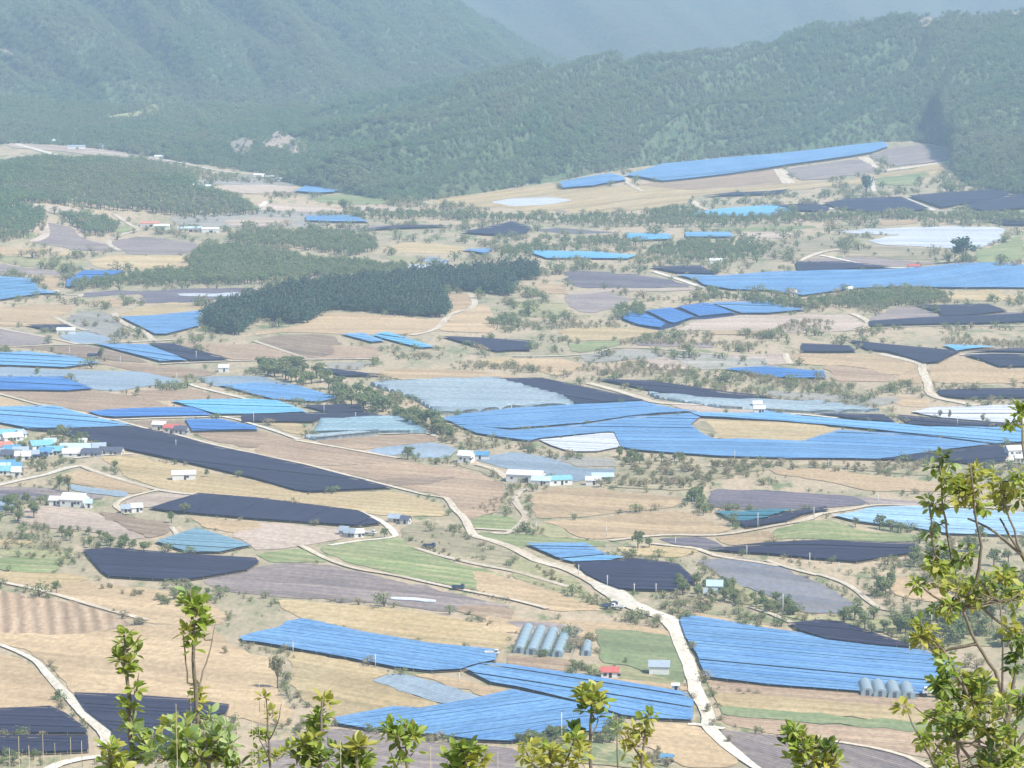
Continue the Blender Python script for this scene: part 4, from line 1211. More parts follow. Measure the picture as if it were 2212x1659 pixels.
GV = 'houses clustered in the village'
V_ = lambda x, y: (x / 8, 905.2 + y / 8)
for (x, y), L, W_, Hh, rot, wall, roof, lab in [
 (V_(60, 320), 20, 10, 3.5, 8, 'white', 'roof_teal', 'large teal roofed house at the back of the village'),
 (V_(210, 370), 12, 6, 3, 28, 'white', 'roof_white', 'turned white roofed house behind the salmon roof'),
 (V_(350, 320), 6, 5, 3, 60, 'white', 'roof_grey', 'small grey roofed house turned sideways at the village rear'),
 (V_(40, 530), 13, 9, 3.2, -12, 'cream', 'roof_pink', 'house with salmon roof in the village'),
 (V_(200, 590), 10, 7, 3, 15, 'greywall', 'roof_blue', 'house with mid blue roof in the village centre'),
 (V_(200, 670), 12, 6, 2.8, -5, 'greywall', 'roof_dark', 'low house with navy roof in the village'),
 (V_(360, 620), 9, 7, 3, 10, 'greywall', 'roof_grey', 'grey roofed house in the village'),
 (V_(340, 695), 5, 5, 3, 0, 'white', 'roof_white', 'white box shed beside the olive yard'),
 (V_(450, 700), 5, 5, 3, 5, 'white', 'roof_white', 'second white box shed beside the olive yard'),
 (V_(580, 680), 7, 5, 3, 0, 'cream', 'roof_grey', 'cream shed beside the dark parked shape'),
 (V_(715, 510), 13, 9, 3.4, 22, 'white', 'roof_teal', 'bright turquoise roofed white house at the village edge'),
 (V_(870, 470), 7, 6, 3, 5, 'white', 'roof_pale', 'small pale roofed house next to the turquoise one'),
 (V_(800, 630), 8, 6, 3, -8, 'white', 'roof_blue', 'blue roofed white house before the turquoise roof'),
 (V_(950, 610), 10, 6, 3.2, 2, 'greywall', 'roof_teal', 'teal roofed house with grey front wall'),
 (V_(1340, 560), 20, 7, 3, 0, 'greywall', 'roof_pale', 'long pale roofed shed below the black net'),
 (V_(1370, 640), 19, 5, 2.6, 2, 'white', 'roof_white', 'long white shed facing the lane'),
 (V_(1590, 640), 12, 6, 2.6, -3, 'greywall', 'roof_dark', 'dark roofed shed joined to the white shed'),
 (V_(1710, 560), 8, 6, 3.4, 10, 'cream', 'roof_grey', 'cream house by the corner of the black net'),
 (V_(1930, 610), 14, 6, 2.4, -12, 'cream', 'roof_dark', 'low barn with sagging dark roof'),
 (V_(1430, 460), 5, 4, 2.4, 0, 'white', 'roof_white', 'tiny white hut beside the black net'),
 (V_(110, 850), 10, 8, 3, 12, 'greywall', 'roof_blue', 'blue roofed house at the village front'),
 (V_(40, 900), 9, 6, 3, 5, 'white', 'roof_pale', 'pale roofed house at the village front'),
 (V_(245, 890), 8, 6, 2.8, 18, 'cream', 'roof_blue', 'blue roofed cream house at the village front'),
 (V_(90, 950), 7, 5, 2.8, 0, 'white', 'roof_teal', 'small mint roofed hut at the village front'),
 (V_(290, 1000), 5, 5, 4.4, 0, 'white', 'roof_white', 'tall narrow white house at the village front'),
 (V_(-60, 640), 9, 7, 3, 0, 'white', 'roof_grey', 'grey roofed white house at the village edge'),
]:
    house(x, y, L * .85, W_ * .95, Hh * .62, rot, wall, roof, lab, group=GV, rise=2.0)

for X, Y, L, W_, Hh, rot, wall, roof, lab, kw in [
 (162, 1092, 11, 9, 3.2, -14, 'white', 'roof_white', 'big white barn with dark doorways above the pink field', dict(wins=3, rise=2.4)),
 (120, 1092, 5, 4, 2.6, -10, 'white', 'roof_white', 'small white annex beside the big white barn', dict(wins=1)),
 (192, 1097, 3, 3, 2.2, 0, 'white', 'roof_pale', 'pale hut right of the big white barn', dict(wins=0)),
 (397, 1036, 11, 5, 2.6, 8, 'white', 'roof_white', 'lone white shed in the stubble below the black net', dict(wins=1)),
 (295, 1106, 5, 4, 2.2, 15, 'white', 'roof_white', 'white hut by the fork of the farm lane', dict(wins=1)),
 (272, 1108, 4, 3, 2.0, 0, 'greywall', 'roof_grey', 'grey hut by the fork of the farm lane', dict(wins=1)),
 (345, 930, 7, 5, 3.2, -12, 'cream', 'roof_white', 'cream block beside the red roofed farm', dict(wins=1)),
 (372, 936, 8, 6, 3, -12, 'cream', 'roof_red', 'farmhouse with dull red roof beside the track', dict()),
 (392, 938, 7, 5, 2.6, -12, 'greywall', 'roof_dark', 'dark roofed shed joined to the red roofed farm', dict()),
 (1007, 998, 7, 6, 3.4, -20, 'white', 'roof_white', 'white gabled house next to a blue lean-to', dict(rise=2.0)),
 (1035, 992, 10, 4, 2.2, -4, 'white', 'roof_blue', 'low blue lean-to behind the white gabled house', dict(wins=0)),
 (1136, 1040, 17, 9, 3.6, -16, 'white', 'roof_white', 'large bright white farm hall by the winding lane', dict(wins=3, rise=1.6)),
 (1170, 1048, 9, 6, 2.4, -10, 'white', 'roof_pale', 'aqua roofed shed attached to the white farm hall', dict(wins=1)),
 (1208, 1046, 11, 7, 2.4, 14, 'white', 'roof_teal', 'turquoise roofed sheds beside the white farm hall', dict(wins=2)),
 (1282, 1047, 7, 4, 2.2, -4, 'white', 'roof_white', 'small pinkish white house at the scrub edge', dict(wins=1)),
 (1302, 1040, 10, 5, 2.4, 0, 'greywall', 'roof_pale', 'pale aqua roofed shed at the scrub edge', dict(wins=1)),
 (1544, 1280, 6, 5, 2.8, -6, 'white', 'roof_pale', 'white house in the bushes by the black net', dict(wins=1, rise=1.8)),
 (1560, 1278, 4, 4, 2.2, 10, 'white', 'roof_white', 'small white outbuilding in the bushes', dict(wins=1)),
 (1535, 1290, 5, 3, 1.6, -10, 'greywall', 'roof_grey', 'low grey shed in the bushes', dict(wins=0)),
 (1317, 1463, 5.8, 4.0, 2.0, -3, 'white', 'roof_red', 'small white house with dusky red roof below the field', dict(rise=1.3)),
 (1424, 1455, 6.8, 5.0, 2.7, -4, 'white', 'roof_grey', 'white house with slate grey roof on the green field', dict(rise=1.6, wins=0, door=False)),
 (1459, 1495, 2.2, 2, 2.2, 0, 'cream', 'roof_white', 'tiny beige hut at the field corner', dict(wins=0, rise=.5)),
 (1441, 1648, 3.4, 2.8, 1.6, -14, 'white', 'roof_blue', 'little white shelter with rounded blue roof', dict(wins=1, rise=.9)),
 (2190, 985, 8, 6, 3.2, 12, 'white', 'roof_white', 'white roofed farmhouse at the black net wedge', dict(rise=1.8)),
 (2205, 1000, 6, 5, 2.6, 0, 'cream', 'roof_white', 'cream shed by the bend of the pale lane', dict()),
 (1640, 893, 6, 4, 2.6, 0, 'white', 'roof_white', 'white hut beside the upper blue strip', dict(wins=1)),
 (1636, 882, 5, 4, 2.4, 0, 'white', 'roof_white', 'smaller white hut on the bare strip', dict(wins=1)),
 (744, 1155, 4, 3, 1.8, -20, 'greywall', 'roof_grey', 'grey hut at the edge of the pale ploughland', dict(wins=0)),
 (757, 1160, 5, 3, 1.8, -24, 'greywall', 'roof_grey', 'low grey shed under the end of the black net', dict(wins=1)),
 (775, 1160, 4, 3, 1.8, 10, 'white', 'roof_white', 'white hut under the end of the black net', dict(wins=1)),
 (855, 1128, 6, 4, 1.8, -20, 'cream', 'roof_grey', 'flat cream shed on the stubble edge', dict(wins=1)),
 (876, 1132, 4, 3, 1.8, -20, 'white', 'roof_dark', 'dark roofed hut on the stubble edge', dict(wins=0)),
 (143, 721, 12, 4, 2.4, 0, 'white', 'roof_white', 'long white greenhouse shed below the little black net', dict(wins=0, door=False)),
 (1974, 582, 9, 6, 3, 0, 'white', 'roof_red', 'tiny white house with reddish roof at the blue sheet', dict(wins=1)),
 (1713, 640, 5, 4, 3, 0, 'white', 'roof_white', 'white hut among the creek trees', dict(wins=1)),
 (1834, 632, 5, 4, 3, 0, 'white', 'roof_white', 'pale tall hut among the creek trees', dict(wins=1)),
 (1546, 570, 10, 6, 3, 0, 'white', 'roof_white', 'white shed above the black net plot', dict(wins=1)),
 (484, 803, 6, 5, 2.6, 0, 'white', 'roof_white', 'white hut on the bare field under the road', dict(wins=0)),
 (1660, 1432 - 414.75 - 180, 1, 1, 1, 0, 'white', 'roof_white', '', None),
]:
    if kw is None:
        continue
    house(X, Y, L, W_, Hh, rot, wall, roof, lab, cat='shed' if ('shed' in lab or 'hut' in lab) else 'building', name='farm_building', **kw)
# far settlement on the left and scattered far sheds
for i, (X, Y, L, rot, roof) in enumerate([(215, 318, 16, 5, 'roof_pale'), (232, 322, 12, -8, 'roof_white'), (165, 322, 22, 8, 'roof_grey'), (118, 309, 9, 0, 'roof_white'),
                              (292, 330, 14, -10, 'roof_pink'), (315, 334, 16, -6, 'roof_pale'), (345, 344, 12, 0, 'roof_white'), (418, 404, 20, 0, 'roof_white'), (440, 407, 18, 4, 'roof_white'),
                              (580, 388, 14, -5, 'roof_white'), (610, 392, 16, -8, 'roof_white'), (640, 397, 10, 0, 'roof_white'), (560, 384, 12, 0, 'roof_white'),
                              (325, 489, 18, 0, 'roof_pink'), (350, 495, 14, 0, 'roof_white'), (410, 500, 22, 2, 'roof_pale'), (455, 502, 16, 0, 'roof_white')]):
    house(X, Y, L, 7, 3.2, rot, 'white' if i % 3 else 'cream', roof, 'tiny ' + {'roof_pale': 'aqua', 'roof_white': 'white', 'roof_grey': 'grey', 'roof_pink': 'salmon'}[roof] + ' roofed farm building ' + ('by the pale road at the foothill' if i < 7 else 'below the knoll' if i > 12 else 'on the far flat fields'), 'building', 'farm_building', wins=1, group='far settlement buildings')

def tunnel(Xf, Yf, Xb, Yb, wd, hh, label, cover=True, ribs=7, group='tunnel greenhouses'):
    a, b = g1(Xf, Yf), g1(Xb, Yb)
    L = math.hypot(b[0] - a[0], b[1] - a[1]); rz = math.atan2(b[1] - a[1], b[0] - a[0])
    root = empty('tunnel_greenhouse', (a[0], a[1], min(a[2], b[2])), rz)
    tag(root, label, 'greenhouse', group)
    dz = b[2] - a[2]
    prof = [(-1, -.3), (-1, .0), (-.97, .35), (-.85, .62), (-.62, .84), (-.32, .96), (0, 1.0)]
    prof = prof + [(-x, z) for x, z in prof[-2::-1]]
    n = len(prof)
    def ring(x, g=0.0):
        return [(x, y * (wd / 2 + g), z * (hh + g) + a[2] - root.location.z + dz * x / L) for y, z in prof]
    if cover:
        k = 12
        V = []; Fc = []
        for i in range(k + 1):
            V += ring(L * i / k)
        for i in range(k):
            for j in range(n - 1):
                Fc.append((i * n + j, i * n + j + 1, (i + 1) * n + j + 1, (i + 1) * n + j))
        mb = MB().add(V, Fc, 0, True)
        o = mb.build('film_cover', M['filmg'], root)
        for x, nm in ((-.02, 'end_wall'), (L + .02, 'end_wall')):
            w_ = MB().add(ring(x), [tuple(range(n))]).build(nm, M['filmg'], root)
            if x < 0:
                MB().box((x - .06, 0, hh * .40 + a[2] - root.location.z), (.06, 1.2, hh * .75)).build('door', M['roof_dark'], w_)
    for i in range(ribs):
        MB().tube(ring(L * (i + .02) / (ribs - .96), .05), .05, 4).build('hoop', M['hoop'], root)
    for yy in (-1, 1):
        MB().tube([(0, yy * wd / 2 * 1.02, .5 * hh + a[2] - root.location.z), (L, yy * wd / 2 * 1.02, .5 * hh + b[2] - root.location.z)], .05, 4).build('side_rail', M['hoop'], root)
    return root

T_ = lambda u, v: (1106 + u / 4, 1244.25 + v / 4)
for k, (fu, fv, bu, bv) in enumerate([(58, 668, 140, 462), (165, 680, 252, 478), (280, 690, 358, 492), (390, 700, 468, 505)]):
    a = T_(fu, fv); b = T_(bu, bv)
    tunnel(*a, *b, 3.9, 2.5, ['pale film tunnel greenhouse at the west end of the row of four',
                              'pale film tunnel greenhouse, second in the row of four',
                              'pale film tunnel greenhouse, third in the row of four',
                              'pale film tunnel greenhouse in the row of four, next to the bare frame'][k])
tunnel(*T_(480, 712), *T_(560, 530), 3.6, 2.3, 'bare tunnel greenhouse frame without its film', cover=False, ribs=14)
tunnel(*T_(640, 690), *T_(650, 600), 3.6, 2.2, 'short pale tunnel greenhouse beside the green field')
T3 = lambda u, v: (1659 + u / 4, 1244.25 + v / 4)
for k, u in enumerate((860, 970, 1095, 1215)):
    tunnel(*T3(u, 1040 + k * 10), *T3(u - 25, 950 + k * 10), 4.4, 2.9,
           ['whitish mint tunnel greenhouse standing at the west end of the roadside four', 'whitish mint tunnel greenhouse, second of the roadside four',
            'whitish mint tunnel greenhouse, third of the roadside four', 'whitish mint tunnel greenhouse beside the white truck'][k])

def truck(X, Y, rot, body, label, s=1.0, cat='truck'):
    p = g1(X, Y)
    root = empty('parked_truck', (p[0], p[1], p[2] + .55), math.radians(rot))
    tag(root, label, cat)
    def B(nm, c, d, m, par=root):
        return MB().box([t * s for t in c], [t * s for t in d]).build(nm, M[m], par)
    B('chassis', (0, 0, .55), (4.6, 1.5, .18), 'tyre')
    V = [(1.0, -.8, .62), (2.3, -.8, .62), (2.3, .8, .62), (1.0, .8, .62), (1.0, -.78, 1.85), (1.95, -.78, 1.85), (1.95, .78, 1.85), (1.0, .78, 1.85)]
    cab = MB().add([tuple(t * s for t in v) for v in V], [(3, 2, 1, 0), (4, 5, 6, 7), (0, 1, 5, 4), (1, 2, 6, 5), (2, 3, 7, 6), (3, 0, 4, 7)]).build('cab', M[body], root)
    B('side_window', (1.45, -.81, 1.5), (.7, .04, .45), 'dark', cab)
    B('side_window', (1.45, .81, 1.5), (.7, .04, .45), 'dark', cab)
    B('windscreen', (2.14, 0, 1.45), (.04, 1.3, .5), 'dark', cab)
    B('cargo_bed', (-.75, 0, .75), (3.2, 1.7, .12), body)
    for c, d in (((-.75, -.83, 1.0), (3.2, .06, .42)), ((-.75, .83, 1.0), (3.2, .06, .42)), ((-2.33, 0, 1.0), (.06, 1.7, .42))):
        B('bed_side', c, d, body)
    for x in (1.55, -1.4):
        for y in (-.75, .75):
            w = MB().tube([(x * s, (y - .12) * s, .35 * s), (x * s, (y + .12) * s, .35 * s)], .35 * s, 12).build('wheel', M['tyre'], root)
    return root
truck(2015, 1506, 170, 'white', 'white flatbed truck parked beside the mint greenhouses', 1.5)
truck(1318, 1316, 20, 'navy', 'dark farm truck parked on the gravel by the road bend', 1.3)
truck(1334, 1318, 160, 'white', 'white truck next to the dark one at the road bend', 1.1)
truck(990, 1275, -10, 'navy', 'small dark truck on the path above the mulched field', 1.1)
truck(88, 991, 5, 'navy', 'dark truck parked at the village yard', 1.6)
truck(928, 1185, -15, 'navy', 'dark truck on the scrubby track', 1.1)
truck(1063, 1418, -10, 'white', 'white truck at the far edge of the blue net', 1.1)
truck(800, 1157, -20, 'white', 'white truck below the end of the striped black net', 1.1)
truck(205, 774, 0, 'navy', 'dark truck at the brown field under the straight road', 2.0)


# landmarks that tell one tree or pole of a row from the next
LANDMARKS = [('cyan net plot', 520, 883), ('hedge side black net', 725, 886), ('teal grey greenhouses', 790, 915), ('grey film greenhouses', 1000, 860),
  ('great blue net', 1300, 930), ('white gabled house', 1007, 998), ('white farm hall', 1136, 1040), ('white sheeted plot', 1250, 960), ('tan island', 1650, 930),
  ('mulched plot', 1700, 1080), ('teal net', 1630, 1115), ('pale cyan net', 2000, 1130), ('grassy mound', 1850, 1150), ('small blue net', 1230, 1195),
  ('white house in bushes', 1544, 1280), ('silvery pond plot', 1680, 1270), ('bend of pale track', 1900, 1290), ('broad blue net', 1750, 1430),
  ('lens shaped black net', 1800, 1365), ('tunnel greenhouses', 1170, 1400), ('slate roofed house', 1424, 1455), ('creased blue net', 1000, 1560),
  ('tapering blue net', 800, 1400), ('ragged black net', 370, 1225), ('pink field', 170, 1120), ('big white barn', 162, 1092), ('village', 80, 970),
  ('red roofed farm', 372, 936), ('very long black net', 450, 1000), ('striped black net', 560, 1110), ('kite shaped net', 440, 1170), ('hedge side blue net', 600, 850),
  ('black net wedge', 2050, 990), ('concrete track', 150, 1530), ('mint greenhouses', 1930, 1495), ('brown ploughland', 900, 1040), ('two tan fields', 1350, 1115),
  ('silver plot', 940, 975), ('turquoise roofed sheds', 1208, 1046), ('scrub edge shed', 1302, 1040), ('slanted nets', 400, 770), ('green crop field', 860, 1210),
  ('road bend', 1320, 1310), ('road bend black net', 1400, 1250), ('long tan strip', 1850, 1040), ('pine grove', 900, 650), ('thin black net', 1850, 903)]
_lw = G([l[1] for l in LANDMARKS], [l[2] for l in LANDMARKS])
def nearest(x, y):
    return LANDMARKS[int(np.argmin((_lw[:, 0] - x) ** 2 + ((_lw[:, 1] - y) * .6) ** 2))][0]

GP = 'utility poles standing across the fields'
for X, Y, h in [(1213, 1602, 9.4), (811, 1441, 4.6), (633, 1411, 4.4), (992, 1474, 3.4), (1250, 1243, 4.4), (1312, 1267, 4.6), (1370, 1284, 4.4), (1417, 1283, 4.2),
                (1749, 1225, 6), (1758, 1121, 5.2), (1637, 1140, 6.6), (1613, 1202, 4.8), (1459, 1176, 3.2), (1897, 1090, 4.4), (1812, 1235, 4), (1691, 1328, 8),
                (976, 785, 6.5), (424, 779, 6.2), (380, 966, 4), (700, 894, 6), (548, 914, 6), (768, 906, 4), (2068, 922, 6), (1158, 1152, 5),
                (1966, 552, 9), (1587, 992, 4.5), (1790, 1015, 5), (150, 770, 6), (260, 790, 6), (1310, 1160, 5), (382, 826, 6), (2012, 1360, 7), (1964, 1420, 8), (1800, 1650, 9)]:
    p = g1(X, Y)
    o = MB().tube([(0, 0, -.4), (0, 0, h)], [.19, .13], 8)
    root = empty('utility_pole', tuple(p))
    tag(root, ('tall ' if h > 7 else 'short ' if h < 4.5 else '') + 'pale concrete utility pole nearest the ' + nearest(p[0], p[1]), 'pole', GP)
    o.build('shaft', M['pole'], root)
    MB().box((0, 0, h - .5), (1.5, .1, .12)).build('crossarm', M['post'], root)

# ------------------------------------------------------------------ trees
M['bark'] = mat_plain('bark', (.13, .10, .075), .2, 2.0)
LEAF = {
 'broad': mat_leaf('broad_leaves', (.185, .25, .088), (.24, .28, .115), (.29, .295, .135), .02, .35),
 'olive': mat_leaf('budding_leaves', (.37, .32, .18), (.43, .36, .22), (.29, .285, .13), .03, .35),
 'pine': mat_leaf('pine_needles', (.036, .078, .043), (.05, .092, .050), (.062, .105, .055), .02),
 'forest': mat_leaf('mountain_leaves', (.12, .225, .09), (.235, .245, .13), (.22, .30, .11), .0042, .3),
}

def crown_quads(mb, lobes, n, size, r, flat_=.0, mi=1):
    tot = sum(l[3] ** 2 for l in lobes)
    for cx, cy, cz, R, sz in lobes:
        k = max(4, int(n * R * R / tot))
        for _ in range(k):
            d = Vector((r.gauss(0, 1), r.gauss(0, 1), r.gauss(0, 1) + .15)).normalized()
            rad = R * (r.random() ** .35)
            p = Vector((cx + d.x * rad, cy + d.y * rad, cz + d.z * rad * sz))
            nrm = (d + Vector((r.gauss(0, .5), r.gauss(0, .5), r.gauss(0, .5) + .3))).normalized()
            a = nrm.cross(Vector((r.gauss(0, 1), r.gauss(0, 1), r.gauss(0, 1)))).normalized(); b = nrm.cross(a)
            s = size * r.uniform(.6, 1.35)
            q0 = p - a * s; q1 = p - b * s * .6 + nrm * s * .15; q2 = p + a * s; q3 = p + b * s * .6 - nrm * s * .2
            mb.add([q0, q1, q2, q3], [(0, 1, 2), (0, 2, 3)], mi)

def tree_parts(kind, seed, n=300):
    """unit tree about 1 m high -> trunk mesh builder, crown mesh builder"""
    r = random.Random(seed)
    tr = MB(); cr = MB()
    if kind == 'pine':
        tr.tube([(0, 0, -.06), (r.uniform(-.01, .01), 0, .5), (0, 0, .92)], [.030, .022, .008], 5)
        lobes = []
        for i in range(9):
            t = i / 8
            R = .24 * (1 - t) ** .75 * r.uniform(.8, 1.2) + .05
            a = r.random() * 6.28
            lobes.append((math.cos(a) * R * .5, math.sin(a) * R * .5, .26 + .68 * t, R, .6))
        crown_quads(cr, lobes, n, .045, r)
    else:
        low = kind == 'shrub'
        hb = .10 if low else .32
        tr.tube([(0, 0, -.06), (r.uniform(-.02, .02), r.uniform(-.02, .02), hb), (r.uniform(-.04, .04), r.uniform(-.04, .04), .70)], [.035, .026, .010], 5)
        lobes = []
        for i in range(9 if not low else 7):
            a = r.random() * 6.28; rr_ = r.uniform(.05, .30 if not low else .42)
            z = r.uniform(.40, .85) if not low else r.uniform(.25, .7)
            R = r.uniform(.13, .22) * (1 if not low else 1.2)
            lobes.append((math.cos(a) * rr_, math.sin(a) * rr_, z, R, .85))
            tr.tube([(0, 0, hb * .9), (math.cos(a) * rr_ * .5, math.sin(a) * rr_ * .5, (hb + z) / 2), (math.cos(a) * rr_, math.sin(a) * rr_, z)], [.016, .011, .004], 4)
        lobes.append((0, 0, .62 if not low else .45, .24, 1.0))
        crown_quads(cr, lobes, n, .052, r)
    for f_ in range(len(cr.mi)):
        cr.mi[f_] = 0
    return tr, cr

TREES = {}
for kind in ('tree', 'shrub', 'pine'):
    for s in range(4):
        tr, cr = tree_parts(kind, 100 * s + len(kind), 420 if kind != 'pine' else 520)
        TREES[kind, s] = (tr.mesh(kind + '_trunk', M['bark']), cr)
def crown_mesh(kind, s, leaf, cache={}):
    k = (kind, s, leaf)
    if k not in cache:
        cache[k] = TREES[kind, s][1].mesh(kind + '_crown', LEAF[leaf])
    return cache[k]

def place_tree(kind, leaf, x, y, h, wid, label, group, cat):
    s = random.randrange(4)
    z = float(H(x, y))
    root = empty({'tree': 'broadleaf_tree', 'shrub': 'shrub', 'pine': 'pine_tree'}[kind], (x, y, z), random.uniform(0, 6.28))
    h *= 1.3
    root.scale = (h * wid, h * wid, h)
    tag(root, label, cat, group)
    t = link(bpy.data.objects.new('trunk', TREES[kind, s][0]), root)
    c = link(bpy.data.objects.new('crown', crown_mesh(kind, s, leaf)), root)
    return root

def in_poly(pts, x, y):
    ins = False; n = len(pts)
    for i in range(n):
        (x1, y1), (x2, y2) = pts[i], pts[(i + 1) % n]
        if (y1 > y) != (y2 > y) and x < (x2 - x1) * (y - y1) / (y2 - y1 + 1e-12) + x1:
            ins = not ins
    return ins

def spots(P, n, mind=1.5):
    w = world_poly(P); out = []
    xs = [p[0] for p in w]; ys = [p[1] for p in w]
    for _ in range(n * 40):
        x = random.uniform(min(xs), max(xs)); y = random.uniform(min(ys), max(ys))
        if in_poly(w, x, y) and all((x - a) ** 2 + (y - b) ** 2 > mind * mind for a, b in out):
            out.append((x, y))
            if len(out) >= n:
                break
    return out

for kind, leaf, P, n, h0, h1, wid, label, group, cat in [
 ('tree', 'broad', f('560,790 640,797 720,832 800,862 860,890 930,920 985,950 970,960 900,928 820,894 760,884 700,854 600,818 555,804'), 66, 5, 8, 1.4, 'green tree in the slanting hedge', 'trees of the slanting hedge', 'tree'),
 ('shrub', 'olive', f('900,915 985,945 1060,965 1150,968 1140,975 1040,975 960,958'), 26, 2, 3.6, 1.0, 'olive bush on the bank ending the slanting hedge', 'bushes at the foot of the hedge', 'bush'),
 ('tree', 'broad', f('1460,1252 1500,1264 1575,1268 1700,1312 1722,1330 1690,1336 1600,1308 1540,1296 1470,1287'), 34, 2.6, 4.6, 1.1, 'green tree in the pond plot thicket', 'trees along the pond plot', 'tree'),
 ('tree', 'broad', f('1745,1344 1900,1334 2000,1348 2060,1334 2230,1305 2230,1402 2000,1398 1850,1368'), 40, 4, 7, 1.1, 'green tree in the thicket over the broad net', 'trees above the broad blue net', 'tree'),
 ('tree', 'broad', f('1960,1218 2000,1190 2230,1182 2230,1296 2070,1302 2000,1262'), 34, 4, 7, 1.1, 'green tree in the wood behind the leafy branches', 'trees behind the leafy branches', 'tree'),
 ('tree', 'broad', f('1880,1262 1930,1262 1940,1292 1890,1292'), 5, 4, 6.5, 1.1, 'bright green tree beside the pale track bend', 'clump by the bend of track', 'tree'),
 ('tree', 'broad', f('-10,1092 60,1085 82,1112 72,1142 -10,1152'), 14, 4, 6, 1.1, 'dark green tree at the pink field corner', 'trees at the pink field corner', 'tree'),
 ('tree', 'broad', f('120,1146 200,1156 310,1186 312,1196 200,1188 122,1160'), 20, 2.6, 4.4, 1.1, 'green tree in the row under the pink field', 'tree row below the pink field', 'tree'),
 ('shrub', 'olive', f('1335,990 1660,1006 1900,1008 2000,1015 1900,1024 1660,1018 1560,1034 1480,1062 1300,1054 1330,1020'), 90, 1.8, 3.8, 1.1, 'olive bush in scrub below the great net', 'bushes below the great blue net', 'bush'),
 ('tree', 'broad', f('1335,985 1420,995 1500,1000 1470,1012 1350,1005'), 12, 3, 5, 1.1, 'green tree among scrub at the white sheeted plot', 'trees at the white sheeted plot', 'tree'),
 ('tree', 'broad', f('1462,1106 1490,1080 1525,1062 1542,1085 1530,1118 1500,1112'), 12, 3.4, 5.4, 1.0, 'green tree between tan field and mulched plot', 'trees between tan field and mulched plot', 'tree'),
 ('shrub', 'broad', f('1115,1612 1150,1595 1200,1586 1240,1598 1180,1604'), 14, 2, 4, 1.1, 'dark green bush between near blue net and mound', 'bushes at the near blue net', 'bush'),
 ('shrub', 'broad', f('1285,1606 1320,1575 1345,1572 1350,1586 1320,1610'), 10, 2, 4, 1.1, 'dark green bush edging the bare tan field', 'bushes at the bare tan field', 'bush'),
 ('shrub', 'olive', f('1398,1640 1420,1622 1440,1630 1445,1660 1405,1662'), 7, 1.6, 3, 1.1, 'grey green bush beside the little blue roofed shelter', 'bushes at the blue roofed shelter', 'bush'),
 ('shrub', 'broad', f('370,1285 420,1270 470,1272 490,1292 420,1310 350,1310 330,1302'), 20, 1.6, 3, 1.1, 'green bush on the bank below ragged cloth', 'bushes below the ragged black net', 'bush'),
 ('shrub', 'olive', f('200,1262 330,1285 330,1296 200,1275'), 9, 1, 2, 1.1, 'small dry bush beside the pale path', 'dry bushes by the pale path', 'bush'),
 ('shrub', 'olive', f('1160,1222 1220,1250 1290,1298 1280,1310 1200,1268 1150,1235'), 16, 1, 2, 1.1, 'dry bush along the road opposite the black net', 'dry bushes along the road', 'bush'),
 ('shrub', 'olive', f('870,1162 960,1185 1000,1210 990,1216 900,1185'), 12, 1, 2, 1.1, 'dry bush along the scrubby track', 'dry bushes along the scrubby track', 'bush'),
 ('shrub', 'olive', f('1020,1335 1120,1360 1180,1382 1160,1386 1060,1362'), 10, .8, 1.6, 1.1, 'dry tuft on the ridge between stubble fields', 'dry tufts between the stubble fields', 'bush'),
 ('shrub', 'olive', f('585,1550 640,1560 700,1572 690,1590 600,1580'), 10, 1, 2.4, 1.1, 'dry bush on the bank beneath the tapering stubble', 'dry bushes on the bank', 'bush'),
 ('tree', 'broad', f('100,930 160,945 240,965 235,972 150,958 100,945'), 8, 3, 5, 1.1, 'garden tree behind the village sheds', 'garden trees in the village', 'tree'),
 ('shrub', 'broad', f('0,960 60,950 130,970 120,1000 60,1015 0,1015'), 20, 2, 3.4, 1.1, 'garden bush between the village houses', 'garden bushes in the village', 'bush'),
 ('shrub', 'broad', f('1484,1290 1520,1280 1560,1290 1640,1310 1660,1318 1560,1308'), 12, 1.4, 2.6, 1.1, 'dark bush around the white roadside house', 'bushes round the white house', 'bush'),
 ('shrub', 'broad', f('1230,1440 1260,1430 1270,1450 1250,1460'), 5, 1.6, 3, 1.0, 'bush between tunnel greenhouse and the red roofed house', 'bushes by the tunnel greenhouses', 'bush'),
]:
    w0 = spots(P, n, 1.2)
    made = []
    for x, y in w0:
        h_ = random.uniform(h0, h1)
        made.append((h_, place_tree(kind, leaf, x, y, h_, wid * random.uniform(.85, 1.25), label, group, cat), nearest(x, y)))
    many = len({m[2] for m in made}) > 1
    for k_ in {m[2] for m in made}:
        row_ = sorted([m for m in made if m[2] == k_], key=lambda m: -m[0])
        for i_, (h_, o_, _) in enumerate(row_):
            size = '' if len(row_) == 1 else 'tallest ' if i_ == 0 else 'smallest ' if i_ == len(row_) - 1 and len(row_) > 2 else 'tall ' if i_ < len(row_) / 2 else 'low '
            o_['label'] = size + label + (' nearest the ' + k_ if many else '')

